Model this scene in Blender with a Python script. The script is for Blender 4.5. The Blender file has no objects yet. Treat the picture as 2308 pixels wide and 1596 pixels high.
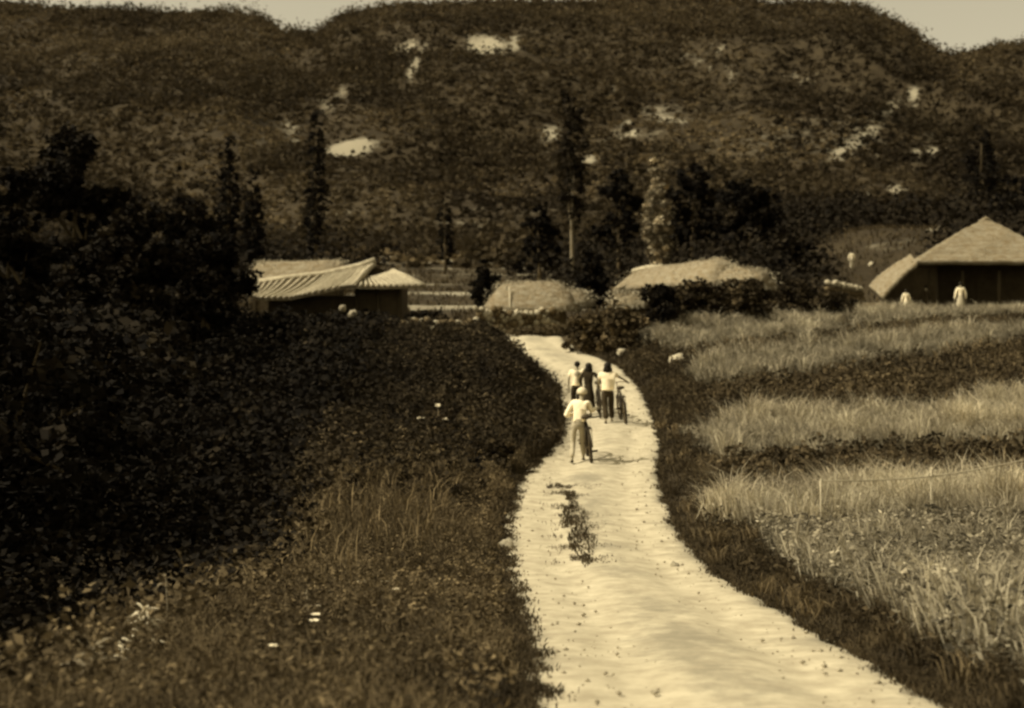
import bpy, math, random
import numpy as np
from mathutils import Vector
rnd = random.Random(7); rng = np.random.default_rng(11)
sc = bpy.context.scene
COL = sc.collection

# ------------------------------------------------------------------ camera, sky, sun, exposure
FP, PX0, HOR = 3170.0, 1154.0, 640.0        # focal length, axis and horizon of the photograph, in 2308-wide pixels
cd = bpy.data.cameras.new('camera'); cam = bpy.data.objects.new('camera', cd); COL.objects.link(cam)
cd.sensor_width = 36; cd.lens = 36*FP/2308; cd.shift_y = -(798-HOR)/2308
cd.clip_start = .1; cd.clip_end = 4000
cam.location = (0, 0, 0); cam.rotation_euler = (math.pi/2, 0, 0)
cd.dof.use_dof = True; cd.dof.focus_distance = 17; cd.dof.aperture_fstop = 1.5
sc.camera = cam
SUN_EL, SUN_AZ = math.radians(47), math.radians(258)      # azimuth clockwise from +Y
world = bpy.data.worlds.new('World'); sc.world = world; world.use_nodes = True
wn, wl = world.node_tree.nodes, world.node_tree.links
bg = wn['Background']; skyn = wn.new('ShaderNodeTexSky'); skyn.sky_type = 'NISHITA'; skyn.sun_disc = False
skyn.sun_elevation = SUN_EL; skyn.sun_rotation = SUN_AZ; skyn.dust_density = 3.0
bw = wn.new('ShaderNodeRGBToBW'); mul = wn.new('ShaderNodeVectorMath'); mul.operation = 'MULTIPLY'
wl.new(skyn.outputs[0], bw.inputs[0]); wl.new(bw.outputs[0], mul.inputs[0]); mul.inputs[1].default_value = (1.0, .89, .62)
wl.new(mul.outputs[0], bg.inputs[0]); bg.inputs[1].default_value = .15
sd = bpy.data.lights.new('sun', 'SUN'); sun = bpy.data.objects.new('sun', sd); COL.objects.link(sun)
sd.energy = 4.0; sd.angle = math.radians(.6); sd.color = (1, .915, .76)
sv = Vector((math.sin(SUN_AZ)*math.cos(SUN_EL), math.cos(SUN_AZ)*math.cos(SUN_EL), math.sin(SUN_EL)))
sun.rotation_euler = sv.to_track_quat('Z', 'Y').to_euler(); sun.location = (-30, -10, 60)
sc.view_settings.view_transform = 'Standard'; sc.view_settings.look = 'None'
sc.view_settings.exposure = .3; sc.view_settings.gamma = 1; sc.view_settings.use_curve_mapping = False
sc.render.engine = 'CYCLES'
sc.cycles.pixel_filter_type = 'BLACKMAN_HARRIS'; sc.cycles.filter_width = 2.6
sc.cycles.max_bounces = 5; sc.cycles.diffuse_bounces = 3; sc.cycles.transparent_max_bounces = 4

# ------------------------------------------------------------------ helpers
def SEP(v, warm=1.0):                        # sepia print tone of luminance v
    if v > .15: return (v*1.10*warm, v*.97, v*.66/warm, 1)
    return (v*1.27*warm, v*.96, v*.50/warm, 1)
def mat(name, lo, hi, scale=6, detail=5, rough=.95, bump=0.0, bscale=30, tone=False, stretch=None, transl=0.0, attr=None, attrcol=None, ascale=.55):
    m = bpy.data.materials.new(name); m.use_nodes = True
    n, l = m.node_tree.nodes, m.node_tree.links
    bs = n['Principled BSDF']; bs.inputs['Roughness'].default_value = rough
    bs.inputs['Specular IOR Level'].default_value = .12
    tc = n.new('ShaderNodeTexCoord'); mp = n.new('ShaderNodeMapping'); l.new(tc.outputs['Object'], mp.inputs[0])
    if stretch: mp.inputs['Scale'].default_value = stretch
    nz = n.new('ShaderNodeTexNoise'); nz.inputs['Scale'].default_value = scale; nz.inputs['Detail'].default_value = detail
    nz.inputs['Roughness'].default_value = .65
    l.new(mp.outputs[0], nz.inputs['Vector'])
    cr = n.new('ShaderNodeValToRGB'); cr.color_ramp.elements[0].position = .33; cr.color_ramp.elements[1].position = .68
    cr.color_ramp.elements[0].color = SEP(lo, 1.03); cr.color_ramp.elements[1].color = SEP(hi)
    l.new(nz.outputs[0], cr.inputs[0]); out = cr.outputs[0]
    if attr:
        at = n.new('ShaderNodeAttribute'); at.attribute_name = attr
        nz3 = n.new('ShaderNodeTexNoise'); nz3.inputs['Scale'].default_value = ascale; nz3.inputs['Detail'].default_value = 8; nz3.inputs['Roughness'].default_value = .7
        l.new(tc.outputs['Object'], nz3.inputs['Vector'])
        ad = n.new('ShaderNodeMath'); ad.operation = 'MULTIPLY_ADD'; ad.inputs[1].default_value = 1.2; ad.inputs[2].default_value = -.6
        l.new(nz3.outputs[0], ad.inputs[0])
        a2 = n.new('ShaderNodeMath'); a2.operation = 'ADD'; l.new(ad.outputs[0], a2.inputs[0]); l.new(at.outputs['Fac'], a2.inputs[1])
        sm = n.new('ShaderNodeMapRange'); sm.interpolation_type = 'SMOOTHSTEP'; sm.inputs[1].default_value = .25; sm.inputs[2].default_value = .85
        l.new(a2.outputs[0], sm.inputs[0])
        mx = n.new('ShaderNodeMix'); mx.data_type = 'RGBA'; l.new(sm.outputs[0], mx.inputs[0]); l.new(out, mx.inputs[6]); mx.inputs[7].default_value = SEP(attrcol)
        out = mx.outputs[2]
    if tone:
        at = n.new('ShaderNodeAttribute'); at.attribute_name = 'tone'
        vm = n.new('ShaderNodeVectorMath'); vm.operation = 'SCALE'; l.new(out, vm.inputs[0]); l.new(at.outputs['Fac'], vm.inputs['Scale'])
        out = vm.outputs[0]
    l.new(out, bs.inputs['Base Color'])
    if bump:
        nb = n.new('ShaderNodeTexNoise'); nb.inputs['Scale'].default_value = bscale; nb.inputs['Detail'].default_value = 6
        l.new(mp.outputs[0], nb.inputs['Vector'])
        bp = n.new('ShaderNodeBump'); bp.inputs['Strength'].default_value = 1; bp.inputs['Distance'].default_value = bump
        l.new(nb.outputs[0], bp.inputs['Height']); l.new(bp.outputs[0], bs.inputs['Normal'])
    if transl:
        tr = n.new('ShaderNodeBsdfTranslucent'); l.new(out, tr.inputs[0]); ms = n.new('ShaderNodeMixShader'); ms.inputs[0].default_value = transl
        l.new(bs.outputs[0], ms.inputs[1]); l.new(tr.outputs[0], ms.inputs[2]); l.new(ms.outputs[0], n['Material Output'].inputs[0])
    return m

def mesh_from(name, verts, faces, m, smooth=False, parent=None, tone=None):
    me = bpy.data.meshes.new(name); me.from_pydata([tuple(v) for v in verts], [], [tuple(f) for f in faces]); me.update()
    if smooth: me.shade_smooth()
    if m: me.materials.append(m)
    if tone is not None:
        a = me.attributes.new('tone', 'FLOAT', 'POINT'); a.data.foreach_set('value', np.asarray(tone, 'f'))
    o = bpy.data.objects.new(name, me); COL.objects.link(o)
    if parent: o.parent = parent
    return o
def big_mesh(name, V, F, m, tone=None, parent=None, extra=None, smooth=False):   # F: list of (n x k) int arrays
    me = bpy.data.meshes.new(name); V = np.asarray(V, 'f')
    me.vertices.add(len(V)); me.vertices.foreach_set('co', V.ravel())
    nl = sum(f.size for f in F); me.loops.add(nl); me.loops.foreach_set('vertex_index', np.concatenate([f.ravel() for f in F]).astype('i'))
    st, s = [], 0
    for f in F:
        st.append(s + np.arange(len(f))*f.shape[1]); s += f.size
    st = np.concatenate(st).astype('i'); me.polygons.add(len(st)); me.polygons.foreach_set('loop_start', st)
    me.update(calc_edges=True)
    if smooth: me.shade_smooth()
    if tone is not None:
        a = me.attributes.new('tone', 'FLOAT', 'POINT'); a.data.foreach_set('value', np.asarray(tone, 'f'))
    for k, v in (extra or {}).items():
        a = me.attributes.new(k, 'FLOAT', 'POINT'); a.data.foreach_set('value', np.asarray(v, 'f'))
    me.materials.append(m)
    o = bpy.data.objects.new(name, me); COL.objects.link(o)
    if parent: o.parent = parent
    return o
def tag(o, label=None, cat=None, group=None, kind=None):
    if label: o['label'] = label
    if cat: o['category'] = cat
    if group: o['group'] = group
    if kind: o['kind'] = kind
    return o
def empty(name, loc, label, cat, group=None, rz=0):
    o = bpy.data.objects.new(name, None); COL.objects.link(o); o.location = loc; o.rotation_euler = (0, 0, rz)
    o.empty_display_size = .2
    return tag(o, label, cat, group)
def copy_tree(o, parent=None):
    c = o.copy(); COL.objects.link(c)
    if parent: c.parent = parent
    for ch in list(o.children): copy_tree(ch, c)
    return c
def tube(pts, rad, n=6, cap=True):
    V, F = [], []
    P = [Vector(p) for p in pts]
    up0 = None
    for i, p in enumerate(P):
        t = (P[min(i+1, len(P)-1)] - P[max(i-1, 0)]).normalized()
        a = t.cross(Vector((0, 0, 1)) if abs(t.z) < .9 else Vector((1, 0, 0))).normalized() if up0 is None else (up0 - t*up0.dot(t)).normalized()
        up0 = a; b = t.cross(a)
        r = rad[i] if hasattr(rad, '__len__') else rad
        for k in range(n):
            an = 2*math.pi*k/n; V.append(p + a*math.cos(an)*r + b*math.sin(an)*r)
    for i in range(len(P)-1):
        for k in range(n):
            F.append((i*n+k, i*n+(k+1) % n, (i+1)*n+(k+1) % n, (i+1)*n+k))
    if cap: F.append(tuple(range(n-1, -1, -1))); F.append(tuple((len(P)-1)*n+k for k in range(n)))
    return V, F
def join(*vf):
    V, F = [], []
    for v, f in vf:
        o = len(V); V += list(v); F += [tuple(i+o for i in g) for g in f]
    return V, F
def box(x0, x1, y0, y1, z0, z1):
    V = [(x, y, z) for z in (z0, z1) for y in (y0, y1) for x in (x0, x1)]
    return V, [(0, 2, 3, 1), (4, 5, 7, 6), (0, 1, 5, 4), (2, 6, 7, 3), (1, 3, 7, 5), (0, 4, 6, 2)]
def ball(c, r, n=10, m=7, sq=(1, 1, 1)):
    V, F = [], []
    for j in range(m+1):
        th = math.pi*j/m
        for i in range(n):
            ph = 2*math.pi*i/n
            V.append((c[0]+r*sq[0]*math.sin(th)*math.cos(ph), c[1]+r*sq[1]*math.sin(th)*math.sin(ph), c[2]+r*sq[2]*math.cos(th)))
    for j in range(m):
        for i in range(n): F.append((j*n+i, (j+1)*n+i, (j+1)*n+(i+1) % n, j*n+(i+1) % n))
    return V, F

_perm = rng.random((256, 256))
def vnoise(x, y):
    x = np.asarray(x, float); y = np.asarray(y, float)
    xi, yi = np.floor(x).astype(int), np.floor(y).astype(int); fx, fy = x-xi, y-yi
    fx = fx*fx*(3-2*fx); fy = fy*fy*(3-2*fy)
    g = lambda a, b: _perm[a & 255, b & 255]
    return (g(xi, yi)*(1-fx)+g(xi+1, yi)*fx)*(1-fy) + (g(xi, yi+1)*(1-fx)+g(xi+1, yi+1)*fx)*fy
def fbm(x, y, o=4):
    s, a, t = 0, .5, 0
    for i in range(o):
        s = s + a*vnoise(x*2**i+17*i, y*2**i+9*i); t += a; a *= .5
    return s/t - .5
def ss(a, b, x):
    t = np.clip((np.asarray(x, float)-a)/(b-a), 0, 1); return t*t*(3-2*t)
def W(px, py, d):                            # the place seen at a pixel of the photograph, d metres away
    return Vector(((px-PX0)/FP*d, d, -(py-HOR)/FP*d))

# ------------------------------------------------------------------ the lie of the land
RD = [(-6, 700, 2600, -1.2), (0, 700, 2600, -1.62)]
_r = [(1596, 1222, 2130, 8.3), (1530, 1215, 2000, 9.3), (1440, 1196, 1850, 11.8), (1290, 1150, 1600, 16.9), (1180, 1150, 1512, 21.5),
      (1080, 1182, 1482, 26.5), (1000, 1262, 1488, 31.5), (957, 1272, 1478, 35.8), (880, 1258, 1445, 43), (830, 1200, 1400, 49),
      (792, 1138, 1310, 56), (768, 1122, 1268, 61), (757, 1135, 1262, 64)]
rd_d = np.array([-8, 0, 4]+[r[3] for r in _r]+[70, 80.])
rd_l = np.array([.25, .25, .24]+[(r[1]-PX0)/FP*r[3] for r in _r]+[.2, 3.0])
rd_r = np.array([2.55, 2.55, 2.55]+[(r[2]-PX0)/FP*r[3] for r in _r]+[3.2, 7.0])
rd_z = np.array([-1.2, -1.62, -2.02]+[-(r[0]-HOR)/FP*r[3] for r in _r]+[-2.25, -1.9])
_g = np.linspace(-8, 80, 900); _k = np.hanning(23); _k /= _k.sum()
def _sm(v):
    w = np.interp(_g, rd_d, v); return np.convolve(np.pad(w, 11, 'edge'), _k, 'valid')
road_l, road_r, road_zs = _sm(rd_l), _sm(rd_r), _sm(rd_z)
RL = lambda d: np.interp(d, _g, road_l)
def RR(d): return np.interp(d, _g, road_r)
def RZ(d): return np.interp(d, _g, road_zs)
far_d = [60, 66, 85, 110, 150, 200, 250, 300, 400, 520]
far_z = [-2.3, -2.1, -1.35, -.1, 1.9, 6.5, 13.5, 24, 54, 92]
sky_px = np.array([-400, 0, 300, 590, 640, 720, 770, 900, 1100, 1400, 1700, 1950, 2045, 2090, 2140, 2200, 2260, 2340, 2700.])
sky_py = np.array([-20, 4, 16, 50, 88, 88, 46, 22, 12, 6, 10, 28, 64, 100, 120, 116, 100, 90, 78.])
def H(X, Y):
    X = np.asarray(X, float); Y = np.asarray(Y, float); d = Y
    z0 = RZ(d); xl, xr = RL(d), RR(d)
    # left of the road: verge, then a gully
    s = xl - X
    edge = np.interp(d, [0, 9, 11.4, 17, 22, 28, 34, 50, 60], [-2.85, -2.85, -2.7, -2.1, -2.6, -3.4, -4.2, -4.6, -7])
    floor = np.interp(d, [0, 8, 14, 40, 52, 62, 75], [-5.2, -5.4, -6.0, -5.6, -4.0, -2.6, -2.2])
    verge = z0 + .12*ss(0, .5, s) + .1*ss(.5, 3, s)*fbm(X*1.3, d*1.3) + .75*ss(.3, 1.8, s)*ss(30, 37, d)*(1-ss(48, 57, d))
    dl = edge - X
    left = verge*(1-ss(-.3, 3.2, dl)) + (floor + .5*fbm(X*.3, d*.3))*ss(-.3, 3.2, dl)
    rise = ss(9, 26, -X-.12*d)
    left = left + rise*(1.5 + 1.0*fbm(X*.1, d*.1))*(1-ss(50, 80, d))
    # right of the road: bank and paddy ground
    t = X - xr
    gr_ = np.interp(d, [-10, 0, 8, 33, 36, 41, 46, 52, 60, 70, 82], [-1.2, -1.5, 0, 0, -3.15, -2.9, -2.45, -2.15, -1.7, -1.4, -1.2])
    gr_ = np.where(d < 33, z0+.12, gr_)
    gr_ = np.where((d >= 33) & (d < 36), (z0+.12)*(1-(d-33)/3)+(-3.15)*(d-33)/3, gr_)
    right = z0 + (gr_-z0)*ss(0, 2.6, t) + .16*np.exp(-((t-.7)/.5)**2)*(fbm(X*.8, d*.5)+.7) + .08*fbm(X*1.5, d*1.5)*ss(0, .5, t)
    near = np.where(s > 0, left, np.where(t > 0, right, z0 - .05*ss(.0, .3, np.minimum(-s, -t)) ))
    # valley floor and hillside
    px = X/np.maximum(d, 60)*FP + PX0
    crest = (HOR - np.interp(px, sky_px, sky_py))/FP*520
    f = np.interp(d, far_d, far_z)
    step = .78; q = f/step; fq = (np.floor(q) + ss(.72, 1.0, q-np.floor(q)))*step
    f = np.where((d > 84) & (d < 165), f*(1-.85*ss(84, 92, d)*(1-ss(150, 165, d))) + fq*.85*ss(84, 92, d)*(1-ss(150, 165, d)), f)
    f = f*(1 + (crest/92-1)*ss(250, 480, d))
    rg = np.abs(fbm(X*.013+3+d*.008, d*.004+1, 3))*2
    amp = ss(170, 320, d)*(1-.75*ss(430, 520, d))
    f = f + amp*(-27*rg + 8 + 13*fbm(X*.03, d*.022, 4)) + 1.6*ss(200, 300, d)*fbm(X*.12, d*.12, 3)
    f = f + ss(14, 30, X)*ss(84, 110, d)*(1-ss(170, 240, d))*4.5 + .5*ss(70, 90, d)*fbm(X*.15, d*.15)
    f = f - ss(520, 700, d)*70
    b = ss(64, 80, d)
    return near*(1-b) + f*b
def hit(px, py, d0=6, d1=560):
    d = np.arange(d0, d1, .1); z = -(py-HOR)/FP*d; h = H((px-PX0)/FP*d, d)
    i = np.argmax(h >= z); 
    if h[i] < z[i]: i = len(d)-1
    return Vector(((px-PX0)/FP*d[i], d[i], float(h[i])))
def on(px, d, dz=0):
    x = (px-PX0)/FP*d; return Vector((x, d, float(H(x, d))+dz))
def ground(x, y, dz=0): return Vector((x, y, float(H(x, y))+dz))

# materials
M = {}
M['ground'] = mat('ground_soil', .018, .042, scale=.22, bump=.15, bscale=2.2, attr='bare', attrcol=.235)
M['road'] = mat('road_dirt', .30, .50, scale=3.6, detail=14, bump=.005, bscale=16, attr='wear', attrcol=.24, ascale=7)
M['grass'] = mat('grass_blades', .032, .066, scale=1.1, tone=True, transl=.25)
M['drygrass'] = mat('verge_grass', .062, .118, scale=1.3, tone=True, transl=.2)
M['rice'] = mat('rice_leaves', .20, .36, scale=.8, tone=True, transl=.3)
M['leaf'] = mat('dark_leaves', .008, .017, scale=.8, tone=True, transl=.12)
M['leaf2'] = mat('mid_leaves', .022, .044, scale=.8, tone=True, transl=.15)
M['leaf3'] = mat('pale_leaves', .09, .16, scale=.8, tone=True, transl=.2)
M['hill'] = mat('hillside_leaves', .026, .046, scale=.03, tone=True, transl=.35)
M['bark'] = mat('bark', .04, .08, scale=8, bump=.02, stretch=(1, 1, .2))
M['palebark'] = mat('pale_bark', .12, .2, scale=8, bump=.02, stretch=(1, 1, .2))
M['thatch'] = mat('thatch', .13, .26, scale=2.2, detail=10, bump=.12, bscale=6, stretch=(1, 1, 3))
M['thatchedge'] = mat('thatch_edge', .12, .2, scale=10, bump=.05, bscale=20, stretch=(1, 1, .3))
M['tile'] = mat('roof_tile', .24, .42, scale=5, bump=.01)
M['tilegap'] = mat('tile_channel', .12, .2, scale=5)
M['mud'] = mat('mud_wall', .035, .06, scale=3, bump=.03, bscale=14)
M['wood'] = mat('old_wood', .03, .05, scale=12, stretch=(1, 1, .1))
M['stone'] = mat('field_stone', .28, .46, scale=4, bump=.03, bscale=14)
M['darkstone'] = mat('mossy_stone', .07, .14, scale=4, bump=.03, bscale=14)
M['gravel'] = mat('gravel', .20, .34, scale=9)
M['skin'] = mat('skin', .26, .30, scale=20)
M['white'] = mat('white_cotton', .80, .88, scale=14, bump=.012, bscale=16)
M['khaki'] = mat('pale_trousers', .32, .42, scale=14, bump=.01, bscale=16)
M['dark'] = mat('dark_cloth', .02, .035, scale=14, bump=.01, bscale=16)
M['greycloth'] = mat('grey_cloth', .028, .045, scale=14, bump=.01, bscale=16)
M['hair'] = mat('black_hair', .008, .014, scale=30, rough=.6)
M['rubber'] = mat('tyre_rubber', .015, .02, scale=30)
M['iron'] = mat('black_enamel', .02, .03, scale=30, rough=.45)
M['steel'] = mat('worn_steel', .08, .12, scale=30, rough=.4)
M['leather'] = mat('saddle_leather', .03, .045, scale=30, rough=.7)
M['petal'] = mat('white_petals', .65, .8, scale=20)
M['straw'] = mat('straw_rope', .30, .42, scale=30)

# ------------------------------------------------------------------ ground sheet and road
ys = np.concatenate([np.arange(-8, 30, .22), np.arange(30, 82, .38), 82*np.exp(np.arange(0, 1, .0055)*2.35)])
us = np.linspace(-1, 1, 301); us = np.sign(us)*np.abs(us)**1.25
YY, UU = np.meshgrid(ys, us, indexing='ij'); XX = UU*(.52*np.maximum(YY, 0)+14)
ZZ = H(XX, YY)
ppx = XX/np.maximum(YY, 1)*FP+PX0; ppy = HOR - ZZ/np.maximum(YY, 1)*FP
bare = np.zeros_like(XX)
PATCH = [  # pale bare slopes and rock faces of the hill: x, y, half-width, half-height, strength, turn
 (918, 108, 30, 12, .9, -.3), (950, 108, 16, 8, .8, 0), (932, 150, 10, 30, .8, .35), (1100, 103, 42, 17, 1.1, .1), (1160, 98, 18, 16, .8, 0), (1075, 118, 14, 10, .6, 0),
 (788, 336, 48, 13, 1.3, -.2), (650, 288, 30, 16, .5, .3), (735, 232, 20, 20, .5, .2), (770, 210, 14, 22, .5, 0), (605, 310, 45, 8, .45, -.5), (660, 325, 26, 12, .45, -.3),
 (1240, 300, 26, 17, .8, -.2), (1235, 345, 30, 20, .4, 0), (1328, 362, 20, 7, .9, -.3), (1412, 277, 13, 5, .9, -.2), (1428, 303, 16, 6, 1.1, -.15), (1460, 313, 12, 5, .8, .3),
 (1490, 245, 55, 9, .55, 0), (1500, 268, 40, 9, .6, .1), (1400, 310, 90, 9, .45, -.15), (1380, 200, 16, 12, .5, 0),
 (1560, 130, 40, 18, .45, .3), (1620, 110, 26, 9, .6, .3), (1650, 170, 14, 30, .45, -.4), (1590, 148, 16, 8, .6, 0),
 (2062, 342, 14, 5, 1.0, -.2), (2090, 346, 20, 6, 1.2, -.25), (1930, 318, 60, 8, .7, -.6), (2060, 205, 18, 10, .8, -.3), (2020, 240, 45, 10, .6, -.4), (2080, 238, 40, 9, .5, 0),
 (1885, 350, 12, 12, .7, 0), (1850, 448, 80, 5, 1.1, -.04), (1940, 440, 40, 5, .9, -.1), (2020, 430, 22, 14, .7, .2), (2110, 415, 60, 6, .6, -.05), (2110, 513, 16, 5, 1.0, -.3),
 (1800, 175, 60, 14, .4, .1), (1900, 190, 50, 14, .35, 0), (760, 480, 110, 5, .5, 0), (1060, 505, 90, 9, .45, .05), (1150, 545, 110, 14, .45, .05), (1210, 550, 40, 9, .5, 0),
 (1200, 478, 90, 7, .35, 0), (2000, 555, 80, 14, .35, -.1), (1800, 520, 60, 12, .3, 0), (330, 290, 40, 10, .25, .3), (1080, 470, 30, 7, .4, 0), (700, 160, 60, 20, .2, .4)]
LN = .75+1.1*fbm(XX*.16, YY*.10, 4)*1.3
for x, y, a, b, s_, r_ in PATCH:
    dx, dy = ppx-x, ppy-y; c_, n_ = math.cos(r_), math.sin(r_)
    u = (dx*c_+dy*n_)/(a*1.25); v = (-dx*n_+dy*c_)/(b*1.35)
    bare = np.maximum(bare, s_*(.45+.55*LN)*1.35*np.exp(-(u*u+v*v))*(YY > 84))
q = np.interp(YY, far_d, far_z)/.78; q = q-np.floor(q)
strip = (YY > 78) & (YY < 165) & (ppx > 700) & (ppx < 1420)
bare = np.where(strip, np.maximum(bare, .3+.6*ss(.02, .15, q)*(1-ss(.5, .66, q))*(.55+.8*(vnoise(XX*.2, YY*.05)))), bare)
bare = bare + .35*ss(.12, .3, fbm(XX*.03, YY*.03, 4))*ss(180, 260, YY)
nr, nc = XX.shape
idx = np.arange(nr*nc).reshape(nr, nc)
FQ = np.stack([idx[:-1, :-1], idx[:-1, 1:], idx[1:, 1:], idx[1:, :-1]], -1).reshape(-1, 4)
g = big_mesh('ground', np.stack([XX, YY, ZZ], -1).reshape(-1, 3), [FQ], M['ground'], extra={'bare': bare.ravel()}, smooth=True)
tag(g, 'dark earth of the verges, the valley floor and the scrubby hillside', kind='structure')

rs = np.arange(-7.5, 69.5, .1); ru = np.linspace(0, 1, 41)
RY, RU = np.meshgrid(rs, ru, indexing='ij')
Lx = RL(RY) + .20*fbm(RY*1.6, RY*0+3.1) - .20; Rx = RR(RY) + .24*fbm(RY*1.6, RY*0+8.1) + .14 + .55*np.exp(-((RY-35.2)/.8)**2)
RX = Lx + (Rx-Lx)*RU
crown = .05*np.sin(np.pi*RU) - .045*(np.exp(-((RU-.3)/.09)**2)+np.exp(-((RU-.72)/.09)**2))*(.8+.4*vnoise(RY*.12, RU*2))
RZ_ = RZ(RY) - .01 + crown + .003*fbm(RX*6, RY*6, 3) - .1*(ss(.94, 1, RU)+ss(.94, 1, 1-RU))
i2 = np.arange(RX.size).reshape(RX.shape)
wear = .26+.9*fbm(RX*1.4, RY*.8, 5)+.22*np.exp(-((RU-.5)/.11)**2)-.2*(np.exp(-((RU-.28)/.08)**2)+np.exp(-((RU-.74)/.08)**2))+.75*(ss(.86, 1, RU)+ss(.86, 1, 1-RU))*(.4+1.2*vnoise(RX*3, RY*2))
road = big_mesh('dirt_road', np.stack([RX, RY, RZ_+.03], -1).reshape(-1, 3), [np.stack([i2[:-1, :-1], i2[:-1, 1:], i2[1:, 1:], i2[1:, :-1]], -1).reshape(-1, 4)], M['road'], smooth=True, extra={'wear': wear.ravel()})
tag(road, 'pale dirt road winding down to the village', kind='structure')
def GZ(x, y):                                # walking surface
    on_r = (x > RL(y)) & (x < RR(y)); return np.where(on_r, RZ(y)+.03, H(x, y))

# ------------------------------------------------------------------ foliage builders
def leaves(P, size, tone, flat=.5, asp=.55):
    n = len(P); P = np.asarray(P); size = np.broadcast_to(size, (n,))
    a = rng.normal(size=(n, 3)); a[:, 2] *= flat; a /= np.linalg.norm(a, axis=1)[:, None]
    r = rng.normal(size=(n, 3)); b = np.cross(a, r); b /= np.linalg.norm(b, axis=1)[:, None]
    a = a*size[:, None]*.5; b = b*(size*asp)[:, None]*.5
    nrm = np.cross(a, b); nrm /= np.linalg.norm(nrm, axis=1)[:, None]+1e-9
    V = np.stack([P-a, P+b+nrm*size[:, None]*.08, P+a, P-b+nrm*size[:, None]*.08], 1).reshape(-1, 3)
    i = np.arange(n)[:, None]*4; F = np.concatenate([i, i+1, i+2, i+3], 1)
    return V, F, np.repeat(np.broadcast_to(tone, (n,)), 4)
def blades(P, h, w, lean, tone, face=None):
    n = len(P); P = np.asarray(P, float); h = np.broadcast_to(h, (n,)); w = np.broadcast_to(w, (n,)); lean = np.broadcast_to(lean, (n,))
    an = rng.random(n)*2*np.pi; D = np.stack([np.cos(an), np.sin(an), 0*an], 1)
    fa = rng.random(n)*np.pi; S = np.stack([np.cos(fa), np.sin(fa)*.5, 0*fa], 1)*w[:, None]*.5
    up = np.array([0, 0, 1.])
    m1 = P + up*(h*.6)[:, None] + D*(lean*h*.25)[:, None]
    tp = P + up*(h*(1-.35*np.clip(lean, 0, 1.5)))[:, None] + D*(lean*h*.85)[:, None]
    V = np.stack([P-S*.8, P+S*.8, m1+S, m1-S, tp], 1).reshape(-1, 3)
    i = np.arange(n)[:, None]*5
    return V, np.concatenate([i, i+1, i+2, i+3], 1), np.concatenate([i+3, i+2, i+4], 1), np.repeat(np.broadcast_to(tone, (n,)), 5)
class Mass:
    def __init__(s): s.V, s.Q, s.T, s.t, s.n = [], [], [], [], 0
    def L(s, *a, **k):
        V, F, t = leaves(*a, **k); s.V.append(V); s.Q.append(F+s.n); s.t.append(t); s.n += len(V); return s
    def B(s, *a, **k):
        V, F, G, t = blades(*a, **k); s.V.append(V); s.Q.append(F+s.n); s.T.append(G+s.n); s.t.append(t); s.n += len(V); return s
    def build(s, name, m, parent=None, org=None):
        V = np.concatenate(s.V)
        if org is not None: V = V - np.array(org)
        F = [np.concatenate(s.Q)] + ([np.concatenate(s.T)] if s.T else [])
        return big_mesh(name, V, F, m, tone=np.concatenate(s.t), parent=parent)
def scatter(n, x0, x1, y0, y1, keep=None, ypow=1.0):
    y = y0 + (y1-y0)*rng.random(n)**ypow; x = x0 + (x1-x0)*rng.random(n)
    if keep is not None:
        k = keep(x, y); x, y = x[k], y[k]
    return x, y
def clumps(C, R, per, size, tone, squash=.8):   # C centres, R radii: leaves on and near the skin of each clump
    n = len(C); C = np.repeat(C, per, 0); R = np.repeat(R, per)
    v = rng.normal(size=(len(C), 3)); v /= np.linalg.norm(v, axis=1)[:, None]; v[:, 2] = v[:, 2]*squash
    P = C + v*(R*(.55+.5*rng.random(len(C))))[:, None]
    t = np.repeat(tone, per)*(.7+.6*rng.random(len(C)))
    return P, t

def inview(x, y, m=.0): return (np.abs(x) < .39*y+2.5)

# ------------------------------------------------------------------ hillside scrub (nobody could count it)
def bare_at(x, y):
    z = H(x, y); px = x/y*FP+PX0; py = HOR - z/y*FP; b = np.zeros_like(x)
    for X_, Y_, a, c, s_, r_ in PATCH:
        dx, dy = px-X_, py-Y_; c_, n_ = math.cos(r_), math.sin(r_)
        u = (dx*c_+dy*n_)/(a*1.15); v = (-dx*n_+dy*c_)/(c*1.3)
        b = np.maximum(b, 1.25*s_*np.exp(-(u*u+v*v)))
    return b
m_ = Mass()
n = 30000; y = 150 + 400*rng.random(n)**.75; x = (rng.random(n)*2-1)*(.42*y+10)
dens = fbm(x*.022+5, y*.013, 4) + .5*fbm(x*.09, y*.05, 3)
k = (rng.random(n) > bare_at(x, y)*1.6) & (rng.random(n) < .60+2.2*dens); x, y, dens = x[k], y[k], dens[k]
R = (.55+2.6*rng.random(len(x))**3)*(.8+y/700)*(1+1.0*np.clip(dens, 0, .5)); z = H(x, y)
P, t = clumps(np.stack([x, y, z+R*.4], 1), R, 17, 0, (.6+.45*rng.random(len(x)))*np.clip(1-1.6*(fbm(x*.03, y*.02+7, 4)), .45, 1.9)*(1+.6*ss(330, 520, y)))  # tone rises toward the far crest: haze put into the leaf colour
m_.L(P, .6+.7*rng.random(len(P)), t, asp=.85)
n = 46000; y = 150 + 390*rng.random(n)**.8; x = (rng.random(n)*2-1)*(.42*y+10)
k = rng.random(n) > bare_at(x, y)*1.1; x, y = x[k], y[k]; z = H(x, y); gn = fbm(x*.05, y*.03, 4)
R = (.35+.5*rng.random(len(x)))*(.7+y/500)
P, t = clumps(np.stack([x, y, z+R*.2], 1), R, 7, 0, (1.1+.6*rng.random(len(x)))*np.clip(1+3.2*gn, .4, 2.4)*(1+.35*ss(330, 520, y)), squash=.5)  # low clumps also paled with distance in place of haze
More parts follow.
